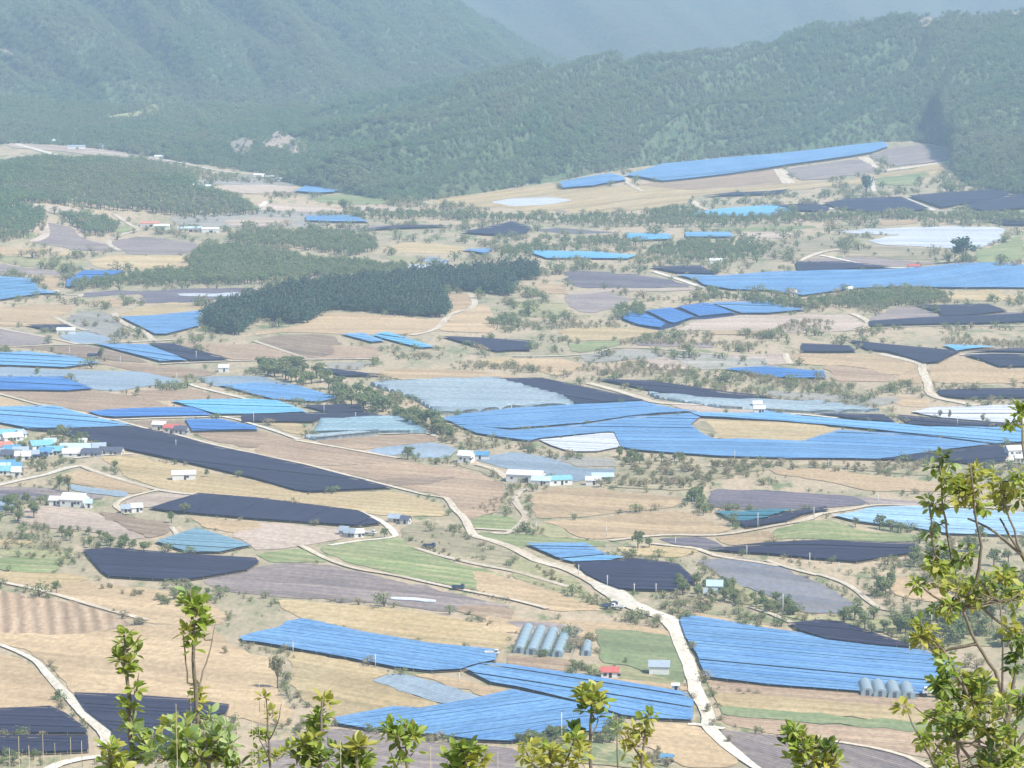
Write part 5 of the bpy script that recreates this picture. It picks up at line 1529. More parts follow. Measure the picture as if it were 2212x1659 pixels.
for kind, leaf, X, Y, h, wid, label in [
 ('tree', 'olive', 600, 1487, 9.5, .62, 'lone thin leafed grey green tree over the stubble'),
 ('tree', 'broad', 122, 1282, 4.2, 1.0, 'lone green tree above the pale path'),
 ('tree', 'broad', 881, 993, 5.6, 1.2, 'round dark tree on the bank of the silver plot'),
 ('tree', 'broad', 1378, 1184, 6.2, 1.0, 'bushy tree pair on the wheat plot, taller one'),
 ('tree', 'broad', 1402, 1184, 4.0, 1.2, 'bushy tree pair on the wheat plot, shorter one'),
 ('tree', 'broad', 830, 1162, 3.6, 1.1, 'round bush shaped tree by the white lane bend'),
 ('tree', 'broad', 398, 1112, 4.2, 1.3, 'dark round tree at the tip of the striped black net'),
 ('tree', 'broad', 370, 1130, 4.6, 1.0, 'upright tree beside the kite shaped net'),
 ('tree', 'broad', 1848, 1139, 3.6, 1.1, 'single round tree before the pale cyan net'),
 ('tree', 'broad', 1900, 1144, 5.4, 1.1, 'tallest tree of the clump before the pale cyan net'),
 ('tree', 'broad', 1924, 1147, 4.6, 1.2, 'middle tree of the clump before the pale cyan net'),
 ('tree', 'broad', 1946, 1151, 4.2, 1.2, 'end tree of the clump before the pale cyan net'),
 ('tree', 'broad', 2116, 1172, 6.0, 1.1, 'tree by the lower corner of the pale cyan net'),
 ('tree', 'broad', 128, 1060, 6.2, .7, 'slim tree beside the grey film strip, bare stemmed'),
 ('tree', 'olive', 148, 1064, 7.0, .7, 'slim brownish tree beside the grey film strip'),
 ('tree', 'broad', 447, 1031, 3.4, .8, 'small dark tree right of the lone white shed'),
 ('tree', 'broad', 248, 1016, 4.0, .9, 'dark tree at the farm lane under the village'),
 ('tree', 'olive', 2030, 907, 4.5, .7, 'thin tree before the white sheeted plot, west one'),
 ('tree', 'olive', 2052, 908, 4.8, .6, 'thin tree before the white sheeted plot, tall one'),
 ('tree', 'olive', 2122, 914, 4.6, .8, 'thin tree before the white sheeted plot, east one'),
 ('tree', 'pine', 2080, 566, 17, 1.25, 'big dark tree standing before the white sheet'),
 ('tree', 'pine', 1872, 424, 21, .75, 'dark tall tree beside the white lane on the slope'),
 ('tree', 'broad', 298, 855, 4.6, .8, 'small tree on the bare brown field'),
 ('tree', 'broad', 218, 775, 6.0, .9, 'dark tree standing in the field under the straight road'),
 ('tree', 'broad', 743, 462, 12, .9, 'dark round tree at the edge of the far green field'),
 ('shrub', 'broad', 80, 808, 4.0, 1.0, 'bush in the pale blue plot on the plain'),
 ('shrub', 'olive', 487, 1412, 2.6, 1.0, 'dry bush by the west tip of the blue net'),
 ('shrub', 'broad', 246, 1432 - 110, 1.4, 1.0, 'tiny bush on the tan slope'),
 ('shrub', 'broad', 125, 1512, 3.4, 1.1, 'bush at the bend of the white concrete track'),
 ('shrub', 'broad', 178, 1562, 1.6, 1.0, 'small bush on the verge of the white concrete track'),
 ('shrub', 'broad', 1352, 1432, 1.8, 1.1, 'small round bush in the green field'),
 ('shrub', 'olive', 1575, 1605, 2.6, 1.0, 'bush on the verge of the mulched field below the road'),
 ('shrub', 'olive', 1495, 1405, 3, .9, 'shrub in the ditch between road and blue net'),
 ('shrub', 'olive', 1528, 1540, 3, .9, 'shrub on the road verge near the blue net corner'),
 ('shrub', 'olive', 1540, 1570, 2.6, .9, 'tuft shrub on the road verge at the junction'),
]:
    x, y, _ = g1(X, Y)
    place_tree(kind, leaf, float(x), float(y), h, wid, label, None, 'bush' if kind == 'shrub' else 'tree')

# ---- woods that read as one mass
def scatter(name, pts, h, wid, protos, label, cat='trees'):
    """real trees set on points (geometry nodes), one object for a whole wood"""
    me = bpy.data.meshes.new(name)
    me.from_pydata([tuple(p) for p in pts], [], [])
    at = me.attributes.new('sc', 'FLOAT_VECTOR', 'POINT')
    S = np.stack([h * wid, h * wid, h], -1).astype(np.float32)
    at.data.foreach_set('vector', S.ravel())
    o = link(bpy.data.objects.new(name, me))
    tag(o, label, cat, None, 'stuff')
    ng = bpy.data.node_groups.new(name, 'GeometryNodeTree')
    ng.interface.new_socket('Geometry', in_out='INPUT', socket_type='NodeSocketGeometry')
    ng.interface.new_socket('Geometry', in_out='OUTPUT', socket_type='NodeSocketGeometry')
    n = ng.nodes; l = ng.links
    gi = n.new('NodeGroupInput'); go = n.new('NodeGroupOutput')
    ci = n.new('GeometryNodeCollectionInfo'); ci.inputs[0].default_value = protos
    ci.inputs['Separate Children'].default_value = True; ci.inputs['Reset Children'].default_value = True
    io = n.new('GeometryNodeInstanceOnPoints'); io.inputs['Pick Instance'].default_value = True
    na = n.new('GeometryNodeInputNamedAttribute'); na.data_type = 'FLOAT_VECTOR'; na.inputs[0].default_value = 'sc'
    rv = n.new('FunctionNodeRandomValue'); rv.data_type = 'FLOAT_VECTOR'
    rv.inputs[0].default_value = (-.06, -.06, 0); rv.inputs[1].default_value = (.06, .06, 6.283)
    mp = n.new('GeometryNodeMeshToPoints')
    l.new(gi.outputs[0], mp.inputs[0]); l.new(mp.outputs[0], io.inputs['Points'])
    l.new(ci.outputs[0], io.inputs['Instance']); l.new(na.outputs[0], io.inputs['Scale']); l.new(rv.outputs[0], io.inputs['Rotation'])
    l.new(io.outputs[0], go.inputs[0])
    md = o.modifiers.new('trees', 'NODES'); md.node_group = ng
    return o

def proto_coll(name, kind, leaf, n, count=4):
    c = bpy.data.collections.new(name)
    for s in range(count):
        tr, cr = tree_parts(kind, 900 + s * 7, n)
        mb = MB(); mb.add(tr.v, tr.f, 0, True); mb.add(cr.v, cr.f, 1)
        c.objects.link(bpy.data.objects.new(name, mb.mesh(name, [M['bark'], LEAF[leaf]])))
    return c
PC_PINE = proto_coll('grove_pine', 'pine', 'pine', 260)
PC_FOR = proto_coll('mountain_tree', 'tree', 'forest', 130)
PC_BROAD = proto_coll('valley_tree', 'tree', 'broad', 200)
PC_BUSH = proto_coll('margin_bush', 'shrub', 'broad', 160)
PC_OLIVE = proto_coll('valley_bush', 'shrub', 'olive', 160)

def poly_points(P, spacing):
    w = np.array(world_poly(P))
    lo = w.min(0); hi = w.max(0)
    gx = np.arange(lo[0], hi[0], spacing); gy = np.arange(lo[1], hi[1], spacing)
    X, Y = np.meshgrid(gx, gy)
    X = (X + RNG.uniform(-.45, .45, X.shape) * spacing).ravel(); Y = (Y + RNG.uniform(-.45, .45, Y.shape) * spacing).ravel()
    ins = np.zeros(len(X), bool)
    n = len(w)
    for i in range(n):
        (x1, y1), (x2, y2) = w[i], w[(i + 1) % n]
        c = ((y1 > Y) != (y2 > Y)) & (X < (x2 - x1) * (Y - y1) / (y2 - y1 + 1e-12) + x1)
        ins ^= c
    X, Y = X[ins], Y[ins]
    return np.stack([X, Y, H(X, Y)], -1)

def wood(name, polys, spacing, h0, h1, wid, protos, label, keep=1.0):
    pts = np.concatenate([poly_points(P, spacing) for P in polys])
    pts = pts[RNG.random(len(pts)) < keep]
    h = RNG.uniform(h0, h1, len(pts)); w_ = wid * RNG.uniform(.8, 1.25, len(pts))
    return scatter(name, pts, h, w_, protos, label)

GROVE = [q(0, 1, '1760 1110 1900 1040 2212 975 2480 890 2800 850 3360 790 3720 740 4424 705 4620 690 4640 760 4420 765 4420 900 4400 905 4012 860 3780 862 3790 900 3860 1000 3850 1085 3610 1085 3212 1045 2852 1025 2752 1066 2652 1136 2470 1146 2270 1080 2150 1150 2080 1240 1900 1220 1780 1160')]
wood('pine_grove', GROVE, 5.4, 9.5, 15, 1.25, PC_PINE, 'dense dark green pine grove winding across the middle of the valley')
wood('valley_wood', [q(1, 1, '-300 420 0 360 740 370 1000 420 1050 520 800 560 400 500 0 480'),
                     f('415,562 450,540 553,536 700,575 760,592 553,615 300,617 150,629 160,619 320,594 410,588'),
                     f('553,572 700,566 900,582 830,602 700,602 620,592'), q(0, 1, '1660 560 1800 500 2212 500 2212 660 2100 700 2080 790 1700 800 1740 660')],
     6.0, 5, 9.5, 1.1, PC_BROAD, 'loose green wood spreading behind the pine grove', .9)
wood('knoll_wood', [f('-20,352 150,356 300,358 400,378 430,408 540,448 566,466 420,472 300,458 200,452 120,442 -20,444'),
                    f('-20,440 90,462 97,482 60,514 -20,526'), f('112,462 220,478 262,494 240,512 190,510 165,492')],
     6.5, 7, 12, 1.15, PC_FOR, 'green wooded knoll on the west side of the valley')
wood('tree_belt', [f('760,472 900,474 1106,480 1500,492 1700,482 1900,474 2000,478 2230,486 2230,466 2000,466 1700,473 1500,470 1300,472 1106,470 900,464 760,460'),
                   f('1385,548 1480,526 1580,524 1665,545 1640,562 1480,568'), f('1080,548 1160,532 1185,545 1110,562'),
                   f('1180,525 1300,520 1400,528 1300,535'), f('1400,460 1500,450 1520,470 1440,480')],
     7.0, 5, 9, 1.1, PC_BROAD, 'belt of green trees across the far valley below the hillside fields', .8)
wood('creek_trees', [f('1520,632 1600,645 1740,658 1850,645 1940,642 1960,660 1850,666 1700,670 1560,650'), f('1830,640 1980,632 2060,645 2000,662 1850,664'),
                     f('1055,700 1110,686 1125,708 1070,714'), f('1320,675 1380,664 1400,684 1340,695')],
     5.5, 4, 8, 1.1, PC_BROAD, 'creek side trees below the wide blue net sheet', .85)
wood('field_bushes', [f('1240,797 1400,786 1520,804 1480,817 1320,815 1250,806'), f('1580,806 1760,826 1860,838 1760,843 1600,830'),
                      f('1150,696 1340,699 1340,709 1150,714'), f('2030,733 2230,743 2230,757 2040,748'), f('870,768 960,768 960,777 860,780'),
                      f('1340,738 1460,738 1660,743 1660,751 1340,747'), f('990,784 1100,788 1240,810 1180,808 1000,797'),
                      f('1590,858 1700,864 1900,880 1900,886 1700,872'), f('1680,700 1800,690 1800,715 1690,720'), f('560,785 660,790 660,806 570,806')],
     5.0, 2, 5, 1.15, PC_OLIVE, 'low bushes edging the middle distance fields', .8)
wood('hedge_bushes', [f('1560,1258 1690,1306 1745,1335 1740,1345 1600,1310'), f('0,1150 110,1160 160,1200 150,1210 40,1180 0,1175'), f('1010,1270 1106,1300 1100,1306 1020,1285'),
                      f('1180,1500 1210,1508 1200,1514'), f('560,1400 640,1418 640,1424 560,1408'), f('1020,1100 1106,1060 1130,1075 1060,1110'), f('1130,1080 1146,1070 1152,1118 1136,1120'),
                      f('1490,1210 1520,1218 1560,1245 1540,1250'), f('1640,1500 1500,1470 1500,1476 1640,1508')],
     2.6, .6, 2.2, 1.25, PC_OLIVE, 'dry scrub along the field margins in the near valley', .7)

def project(P):
    d = P - np.array([0, 0, CZ])
    cp, sp = math.cos(PITCH), math.sin(PITCH)
    fw = d[:, 1] * cp - d[:, 2] * sp; up = d[:, 1] * sp + d[:, 2] * cp
    return WP / 2 + FP * d[:, 0] / fw, HP / 2 - FP * up / fw

def margin_scrub():
    out = []
    for y0, y1, sp in ((905, 1250, 2.6), (1250, 1800, 3.6), (1800, 2500, 4.6), (2500, 3600, 6.0)):
        hw = y1 * .175
        n = int(2 * hw * (y1 - y0) / sp ** 2)
        x = RNG.uniform(-hw, hw, n); y = RNG.uniform(y0, y1, n)
        P = np.stack([x, y, H(x, y)], -1)
        X, Y = project(P)
        ix = np.clip((X / 2).astype(int), 0, 1119); iy = np.clip((Y / 2).astype(int), 0, 839)
        cl = np.sin(x / 17 + 2 * np.sin(y / 31)) * np.sin(y / 43 + 1.7 * np.sin(x / 23)) + .6 * np.sin(x / 6.1) * np.sin(y / 9.7)
        ok = ~OCC[iy, ix] & (RNG.random(n) < np.clip((.17 if y0 < 1700 else .08) + .5 * cl, .02, .8))
        out.append(P[ok])
    return np.concatenate(out)
ms = margin_scrub()
pick = RNG.random(len(ms)) < .45
far_ = 1 + 1.1 * sm(1400, 2600, ms[:, 1])
scatter('margin_scrub', ms[pick], (RNG.gamma(3, .55, pick.sum()) + .5) * far_[pick], RNG.uniform(1.0, 1.7, pick.sum()), PC_OLIVE, 'dry scrub growing on every bank and margin between the fields')
scatter('margin_bushes', ms[~pick], (RNG.gamma(3, .65, (~pick).sum()) + .6) * far_[~pick] * 1.15, RNG.uniform(1.0, 1.5, (~pick).sum()), PC_BUSH, 'green bushes growing on the banks between the fields')

CLEAR = [('pale', f('565,312 598,286 612,288 640,305 672,322 668,345 640,348 600,330 580,326')),
         ('clover', f('225,256 260,250 300,243 330,228 362,236 330,252 312,262 270,260')),
         ('pale', f('1980,50 2005,38 2030,32 2050,38 2030,48 2010,60 1990,62')),
         ('pale', f('-20,108 36,107 38,118 30,125 -20,122')),
         ('dull', f('498,310 530,300 548,305 540,330 520,338 500,330')),
         ('pale', f('2182,32 2200,29 2200,34 2184,36'))]
from mathutils.bvhtree import BVHTree
def hill_trees(name, V, spacing, h0, h1, label, vmin=0.0, seed=0):
    nv, nu = V.shape[:2]
    a = V[:-1, :-1]; b = V[:-1, 1:]; c = V[1:, :-1]; d = V[1:, 1:]
    area = np.linalg.norm(np.cross(b - a, c - a), axis=2)
    lam = area / spacing ** 2
    cnt = RNG.poisson(lam)
    ii = np.repeat(np.arange(lam.size), cnt.ravel())
    s = RNG.random(len(ii))[:, None]; t = RNG.random(len(ii))[:, None]
    A, B_, C_, D_ = (m.reshape(-1, 3)[ii] for m in (a, b, c, d))
    P = (A * (1 - s) + B_ * s) * (1 - t) + (C_ * (1 - s) + D_ * s) * t
    X, Y = project(P)
    ok = (X > -60) & (X < WP + 60) & (Y > -40) & (Y < 480)
    # looser stands here and there
    nz = np.sin(P[:, 0] / 61 + np.sin(P[:, 2] / 37)) * np.sin(P[:, 1] / 83 + 2) 
    ok &= RNG.random(len(P)) < np.clip(1.0 + .35 * nz, .5, 1)
    for _, cp_ in CLEAR:
        w = cp_; ins = np.zeros(len(P), bool)
        for i in range(len(w)):
            (x1, y1), (x2, y2) = w[i], w[(i + 1) % len(w)]
            ins ^= ((y1 > Y) != (y2 > Y)) & (X < (x2 - x1) * (Y - y1) / (y2 - y1 + 1e-12) + x1)
        ok &= ~(ins & (RNG.random(len(P)) > .16))
    P = P[ok]
    h = RNG.uniform(h0, h1, len(P)) * (1 + .25 * np.sin(P[:, 0] / 40) * np.sin(P[:, 2] / 25))
    return scatter(name, P, h, RNG.uniform(.95, 1.45, len(P)), PC_FOR, label)
hill_trees('mountain_forest', MT_RIGHT, 6.6, 7, 12, 'hazy green forest covering the right hand mountain side')
hill_trees('mountain_forest', MT_LEFT, 8.6, 8, 14, 'blue hazy forest covering the tall left mountain')
hill_trees('foothill_forest', MT_FOOT, 6.6, 7, 12, 'green forest on the low foothill above the far settlement')

# bare scars and clearings on the slopes
F['pale_rock'] = mat_field('bare_rock', (.36, .29, .23), (.32, .265, .21), (.24, .22, .16), .0, weeds=(.16, .19, .09))
F['clover'] = mat_field('bright_grass', (.36, .37, .16), (.42, .40, .2), (.30, .32, .14), .0)
F['dull'] = mat_field('dull_clearing', (.30, .25, .20), (.27, .24, .19), (.2, .2, .14), .0)
def bvh_of(V):
    nv, nu = V.shape[:2]
    i = (np.arange(nv - 1)[:, None] * nu + np.arange(nu - 1)[None]).ravel()
    return BVHTree.FromPolygons([tuple(p) for p in V.reshape(-1, 3)], np.stack([i, i + 1, i + nu + 1, i + nu], -1).tolist())
BV = [bvh_of(V) for V in (MT_FOOT, MT_RIGHT, MT_LEFT)]
for mt, P in CLEAR:
    tl = []
    V = []; idx = {}
    for _, C in cells([(p[0], -p[1]) for p in P], 4, 4):
        t = []
        for u, v in C:
            k = (round(u, 2), round(v, 2))
            if k not in idx:
                d = Vector(ray(u, -v)).normalized(); best = None
                for bv in BV:
                    hit = bv.ray_cast(Vector((0, 0, CZ)), d)
                    if hit[0] is not None and (best is None or hit[3] < best[3]):
                        best = hit
                if best is None:
                    idx[k] = None
                else:
                    idx[k] = len(V); V.append(best[0] + Vector((0, 0, 2.2)) - d * 3)
            t.append(idx[k])
        if None not in t and len(set(t)) == len(t):
            tl.append(t)
    if tl:
        me = bpy.data.meshes.new('clearing'); me.from_pydata([tuple(v) for v in V], [], tl)
        me.uv_layers.new(name='UVMap')
        me.materials.append(F['pale_rock' if mt == 'pale' else mt]); me.update()
        if sum(p.normal.z for p in me.polygons) < 0:
            me.flip_normals()
        o = link(bpy.data.objects.new('clearing', me)); o['kind'] = 'structure'

# ------------------------------------------------------------------ leafy shrubs in the foreground
def mat_nearleaf(name, c1, c2, c3):
    m, nt, b = newmat(name)
    obr = N(nt, 'ShaderNodeObjectInfo').outputs['Random']
    uv = N(nt, 'ShaderNodeUVMap').outputs[0]
    sep = N(nt, 'ShaderNodeSeparateXYZ'); nt.links.new(uv, sep.inputs[0])
    col = mixc(nt, rng_(nt, obr, 0, .6), c1, c2)
    col = mixc(nt, rng_(nt, obr, .6, 1), col, c3)
    rib = mth(nt, 'MULTIPLY', rng_(nt, sep.outputs[0], .0, .07, 1, 0), .5)      # pale midrib
    col = mixc(nt, rib, col, (.42, .46, .16))
    vein = mth(nt, 'SINE', mth(nt, 'ADD', mth(nt, 'MULTIPLY', sep.outputs[1], 48.0), mth(nt, 'MULTIPLY', sep.outputs[0], -26.0)))
    hsv = N(nt, 'ShaderNodeHueSaturation'); nt.links.new(col, hsv.inputs['Color'])
    nt.links.new(rng_(nt, vein, -1, 1, .92, 1.06), hsv.inputs['Value'])
    nt.links.new(hsv.outputs[0], b.inputs['Base Color'])
    b.inputs['Roughness'].default_value = .45; b.inputs['Specular IOR Level'].default_value = .4
    tr = N(nt, 'ShaderNodeBsdfTranslucent'); nt.links.new(hsv.outputs[0], tr.inputs[0])
    mx = N(nt, 'ShaderNodeMixShader'); mx.inputs[0].default_value = .38
    nt.links.new(b.outputs[0], mx.inputs[1]); nt.links.new(tr.outputs[0], mx.inputs[2])
    nt.links.new(mx.outputs[0], nt.nodes['Material Output'].inputs[0])
    return m
NL = {'g': mat_nearleaf('fresh_leaf', (.24, .34, .05), (.34, .43, .075), (.44, .50, .13)),
      'y': mat_nearleaf('yellow_leaf', (.42, .44, .075), (.52, .49, .11), (.32, .36, .07)),
      'p': mat_nearleaf('pale_leaf', (.33, .44, .17), (.45, .55, .24), (.28, .39, .13)),
      'd': mat_nearleaf('dark_leaf', (.10, .16, .04), (.15, .22, .055), (.25, .32, .075))}
M['stem'] = mat_plain('grey_stem', (.22, .185, .14), .25, 40)
M['stem2'] = mat_plain('dark_stem', (.11, .09, .07), .25, 40)
M['straw'] = mat_plain('dry_grass_stalk', (.46, .40, .24), .2, 40)

def leaf_mesh(k, leaf):
    """one blade, 1 long along +Y, folded at the midrib and curled"""
    r = random.Random(k)
    wd = r.uniform(.20, .27); curl = r.uniform(-.25, .5); fold = r.uniform(.15, .4)
    st = [(0, .012), (.12, .10), (.30, .72), (.52, 1.0), (.72, .86), (.88, .5), (1.0, .02)]
    V = []; UV = []; Fc = []
    for t, w in st:
        z0 = -curl * t * t * .5
        for s in (-1, 0, 1):
            V.append((s * wd * w, t, z0 + abs(s) * w * wd * fold)); UV.append((abs(s) * w, t))
    for i in range(len(st) - 1):
        for j in (0, 1):
            a = i * 3 + j
            Fc.append((a, a + 1, a + 4, a + 3))
    me = bpy.data.meshes.new('leaf'); me.from_pydata(V, [], Fc)
    uvl = me.uv_layers.new(name='UVMap')
    for lp in me.loops:
        uvl.data[lp.index].uv = UV[lp.vertex_index]
    me.polygons.foreach_set('use_smooth', [True] * len(me.polygons))
    me.materials.append(NL[leaf]); me.update()
    return me
LM = {(k, c): leaf_mesh(k, c) for k in range(5) for c in NL}
LMC = {m.name: kc[1] for kc, m in LM.items()}

def plant(name, label, dist, stems, clusters, lmix='g', lsize=.038, group=None, cat='shrub', stem_m='stem', seed=0, droop=0.0):
    """stems: (polyline in picture measures, r0, r1); clusters: X, Y, rx, ry, leaves, [mix]; all set at a real distance on the near hillside"""
    r = random.Random(seed)
    px = dist / FP                                         # metres per picture unit there
    def P3(X, Y, dd=0.0):
        return Vector(at_dist(X, Y, dist + dd))
    base = stems[0][0][0]
    bp = P3(*base)
    gz = float(H(bp.x, bp.y))
    root = empty(name, (bp.x, bp.y, gz))
    tag(root, label, cat, group)
    off = root.location.copy()
    nodes = []; ALL = []
    first = True
    for pl, r0, r1 in stems:
        pts = []
        dd = r.uniform(-.12, .12) * (0 if first else 1)
        for i, (X, Y) in enumerate(pl):
            pts.append(P3(X, Y, dd * i / max(1, len(pl) - 1)) - off)
        # finer, slightly crooked
        fine = [pts[0]]
        for a, b in zip(pts, pts[1:]):
            for t in (.33, .67, 1):
                e = (b - a).length * .03
                fine.append(a.lerp(b, t) + Vector((r.uniform(-e, e), r.uniform(-e, e), r.uniform(-e, e))) * (t < 1))
        if first:
            fine = [Vector((pts[0].x + r.uniform(-.1, .1), pts[0].y, -.15))] + fine
            first = False
        n = len(fine)
        MB().tube(fine, [r0 + (r1 - r0) * i / (n - 1) for i in range(n)], 6).build('stem', M[stem_m], root)
        nodes += fine[1:]
    for cl in clusters:
        X, Y, rx, ry, n = cl[:5]
        n = int(n * 2.5)
        mix = cl[5] if len(cl) > 5 else lmix
        c = P3(X, Y, r.uniform(-.06, .06)) - off
        near = min(nodes, key=lambda p: (p - c).length)
        tw = MB()
        if (near - c).length > .02:
            mid = near.lerp(c, .5) + Vector((0, 0, -.01))
            tw.tube([near, mid, c + Vector((0, 0, ry * px * .3))], [.0035, .003, .002], 5)
        leaves = []
        k = max(1, n // 9)
        whorls = [Vector((r.uniform(-1, 1) * rx * px * .75, r.uniform(-1, 1) * rx * px * .75, r.uniform(-.85, .85) * ry * px)) for _ in range(k)]
        for i in range(n):
            wv = whorls[i % k]
            o = c + wv
            az = r.uniform(0, 6.283); el = r.gauss(.35 - droop, .55)
            d = Vector((math.cos(az) * math.cos(el), math.sin(az) * math.cos(el) * .8, math.sin(el))).normalized()
            s = lsize * .80 * r.uniform(.7, 1.4)
            leaves.append((o + d * .006, d, s))
        for wv in whorls:
            if wv.length > .015:
                tw.tube([c, c + wv * .6 + Vector((0, 0, -.004)), c + wv], [.002, .0018, .0012], 4)
        if tw.v:
            tw.build('twig', M[stem_m], root)
        for o, d, s in leaves:
            up = Vector((r.gauss(0, .5), r.gauss(0, .5), 1))
            x = d.cross(up).normalized(); z = x.cross(d).normalized()
            mtx = Matrix((x, d, z)).transposed().to_4x4()
            ALL.append((Matrix.Translation(o) @ mtx @ Matrix.Scale(s, 4), LM[r.randrange(5), r.choice(mix)], s))
    # the 300 largest leaves are parts of their own, any further ones one part
    ALL.sort(key=lambda t: -t[2])
    for mtx, lm, _ in ALL[:300]:
        lo = bpy.data.objects.new('leaf', lm); lo.matrix_local = mtx
        link(lo, root)
    if len(ALL) > 300:
        V = []; Fc = []; UV = []; MI = []; cols = list(NL)
        for mtx, lm, _ in ALL[300:]:
            n0 = len(V); V += [tuple(mtx @ v.co) for v in lm.vertices]
            mi = cols.index(LMC[lm.name])
            for pg in lm.polygons:
                Fc.append([i + n0 for i in pg.vertices]); MI.append(mi)
                UV += [tuple(lm.uv_layers[0].data[li].uv) for li in pg.loop_indices]
        me = bpy.data.meshes.new('small_leaves'); me.from_pydata(V, [], Fc)
        me.uv_layers.new(name='UVMap').data.foreach_set('uv', np.array(UV, np.float32).ravel())
        for c_ in cols:
            me.materials.append(NL[c_])
        me.polygons.foreach_set('material_index', MI); me.polygons.foreach_set('use_smooth', [True] * len(Fc)); me.update()
        so = link(bpy.data.objects.new('small_leaves', me), root); so['kind'] = 'stuff'
    return root

GS = 'leafy shrubs in front of the viewpoint'
plant('sapling', 'slim leafy shoot rising before the near black net', 9.5,
      [(f('288,1750 284,1640 282,1560 276,1480 270,1420 268,1372'), .011, .004), (f('284,1560 295,1500 300,1455'), .004, .002)],
      [(268, 1372, 14, 12, 6), (268, 1405, 34, 18, 22), (270, 1435, 30, 22, 22), (278, 1462, 18, 12, 8), (290, 1500, 16, 18, 8), (275, 1530, 18, 24, 14), (280, 1580, 24, 24, 16, 'gp'), (310, 1605, 36, 30, 30, 'gp'), (300, 1640, 40, 26, 26, 'g')], 'gggy', .042, GS, 'sapling', seed=1)
plant('sapling', 'tallest leafy shoot rising over the tan field', 9.5,
      [(f('430,1760 425,1640 428,1560 422,1480 418,1400 414,1320 408,1272'), .011, .004), (f('428,1480 405,1475 400,1410 392,1345'), .004, .002), (f('430,1490 438,1450 455,1400 466,1345'), .004, .0015)],
      [(405, 1272, 12, 14, 6, 'p'), (412, 1295, 38, 16, 22), (420, 1320, 36, 20, 24), (424, 1348, 30, 20, 18), (430, 1372, 18, 18, 8), (395, 1362, 14, 14, 6, 'y'), (415, 1410, 9, 18, 5), (430, 1500, 18, 30, 12, 'y'), (440, 1560, 34, 24, 18, 'pg')], 'gg', .044, GS, 'sapling', seed=2)
plant('leafy_shrub', 'pale leaved shrub at the foot of the tallest shoot', 9.2,
      [(f('460,1780 455,1700 450,1640 440,1580'), .012, .004), (f('450,1650 480,1600 500,1570'), .006, .002), (f('450,1650 400,1610 380,1570'), .006, .002)],
      [(385, 1570, 34, 22, 20, 'py'), (405, 1600, 40, 24, 26, 'pg'), (445, 1610, 36, 26, 26, 'pg'), (490, 1590, 26, 26, 18, 'p'), (480, 1635, 40, 24, 28, 'pyg'), (420, 1645, 50, 20, 30, 'gyp'), (360, 1640, 40, 20, 22, 'pg'), (510, 1650, 30, 14, 14, 'gd')], 'p', .046, GS, seed=3)
plant('leafy_shrub', 'low leafy tuft at the white track end', 9.0, [(f('238,1760 236,1690 235,1640'), .008, .003)],
      [(235, 1628, 24, 20, 18), (245, 1650, 30, 14, 16)], 'gy', .044, GS, seed=4)
plant('thin_sapling', 'thin reddish sapling with few small leaves', 11, [(f('590,1760 582,1640 578,1560 572,1490'), .007, .002), (f('580,1600 600,1560 608,1520'), .003, .001), (f('582,1640 562,1600 552,1570'), .003, .001)],
      [(575, 1500, 14, 20, 6, 'y'), (590, 1540, 18, 18, 8, 'y'), (572, 1600, 30, 26, 20, 'g'), (560, 1640, 34, 24, 20, 'g'), (600, 1640, 20, 20, 10, 'y')], 'y', .036, GS, 'sapling', seed=5)
plant('leafy_shrub', 'leafy shrub with an upright tip before the blue net', 9.4,
      [(f('690,1770 690,1690 690,1620 694,1560 697,1510'), .010, .003)],
      [(697, 1515, 16, 14, 9, 'y'), (692, 1540, 20, 14, 10), (690, 1566, 26, 14, 14), (685, 1582, 24, 10, 10), (660, 1610, 36, 18, 24, 'gy'), (640, 1640, 26, 24, 20), (690, 1640, 36, 24, 28, 'gd'), (715, 1628, 18, 16, 10, 'd')], 'g', .044, GS, seed=6)
plant('leafy_shrub', 'yellow green shrub beside the tipped one', 9.2, [(f('772,1780 772,1700 770,1640 768,1610'), .010, .004)],
      [(765, 1608, 30, 16, 18, 'y'), (770, 1632, 34, 18, 24, 'gd'), (790, 1612, 26, 10, 10, 'y'), (768, 1655, 40, 14, 22, 'g')], 'gy', .046, GS, seed=7)
plant('leafy_shrub', 'two headed shrub in front of the creased blue net', 9.8, [(f('880,1770 880,1690 878,1640 878,1600 874,1580'), .009, .003), (f('879,1640 858,1610 850,1580'), .005, .002)],
      [(850, 1580, 18, 18, 14), (845, 1562, 10, 10, 5), (878, 1580, 26, 16, 20), (900, 1592, 18, 12, 10, 'y'), (855, 1605, 14, 10, 6, 'd'), (860, 1650, 22, 16, 12, 'g'), (895, 1625, 10, 8, 3)], 'g', .044, GS, seed=8)
plant('leafy_shrub', 'dense short shrub below the creased blue net', 9.0, [(f('1005,1780 1004,1710 1003,1650 1002,1620'), .011, .004)],
      [(1000, 1618, 30, 14, 18, 'gd'), (1000, 1640, 42, 16, 32, 'gd'), (970, 1655, 26, 12, 14), (1040, 1650, 24, 14, 14, 'y')], 'g', .046, GS, seed=9)
plant('leafy_shrub', 'bright rosette shrub with a dark pod over the blue net', 10.2, [(f('1290,1790 1278,1680 1275,1600 1278,1540 1282,1500'), .009, .003), (f('1276,1590 1288,1570 1292,1555'), .003, .002)],
      [(1280, 1492, 20, 12, 10, 'y'), (1278, 1512, 32, 16, 30, 'gy'), (1276, 1532, 24, 12, 12, 'gd'), (1292, 1556, 7, 12, 4, 'd'), (1250, 1570, 14, 16, 6, 'd'), (1240, 1590, 20, 14, 8, 'g')], 'g', .046, GS, seed=10)
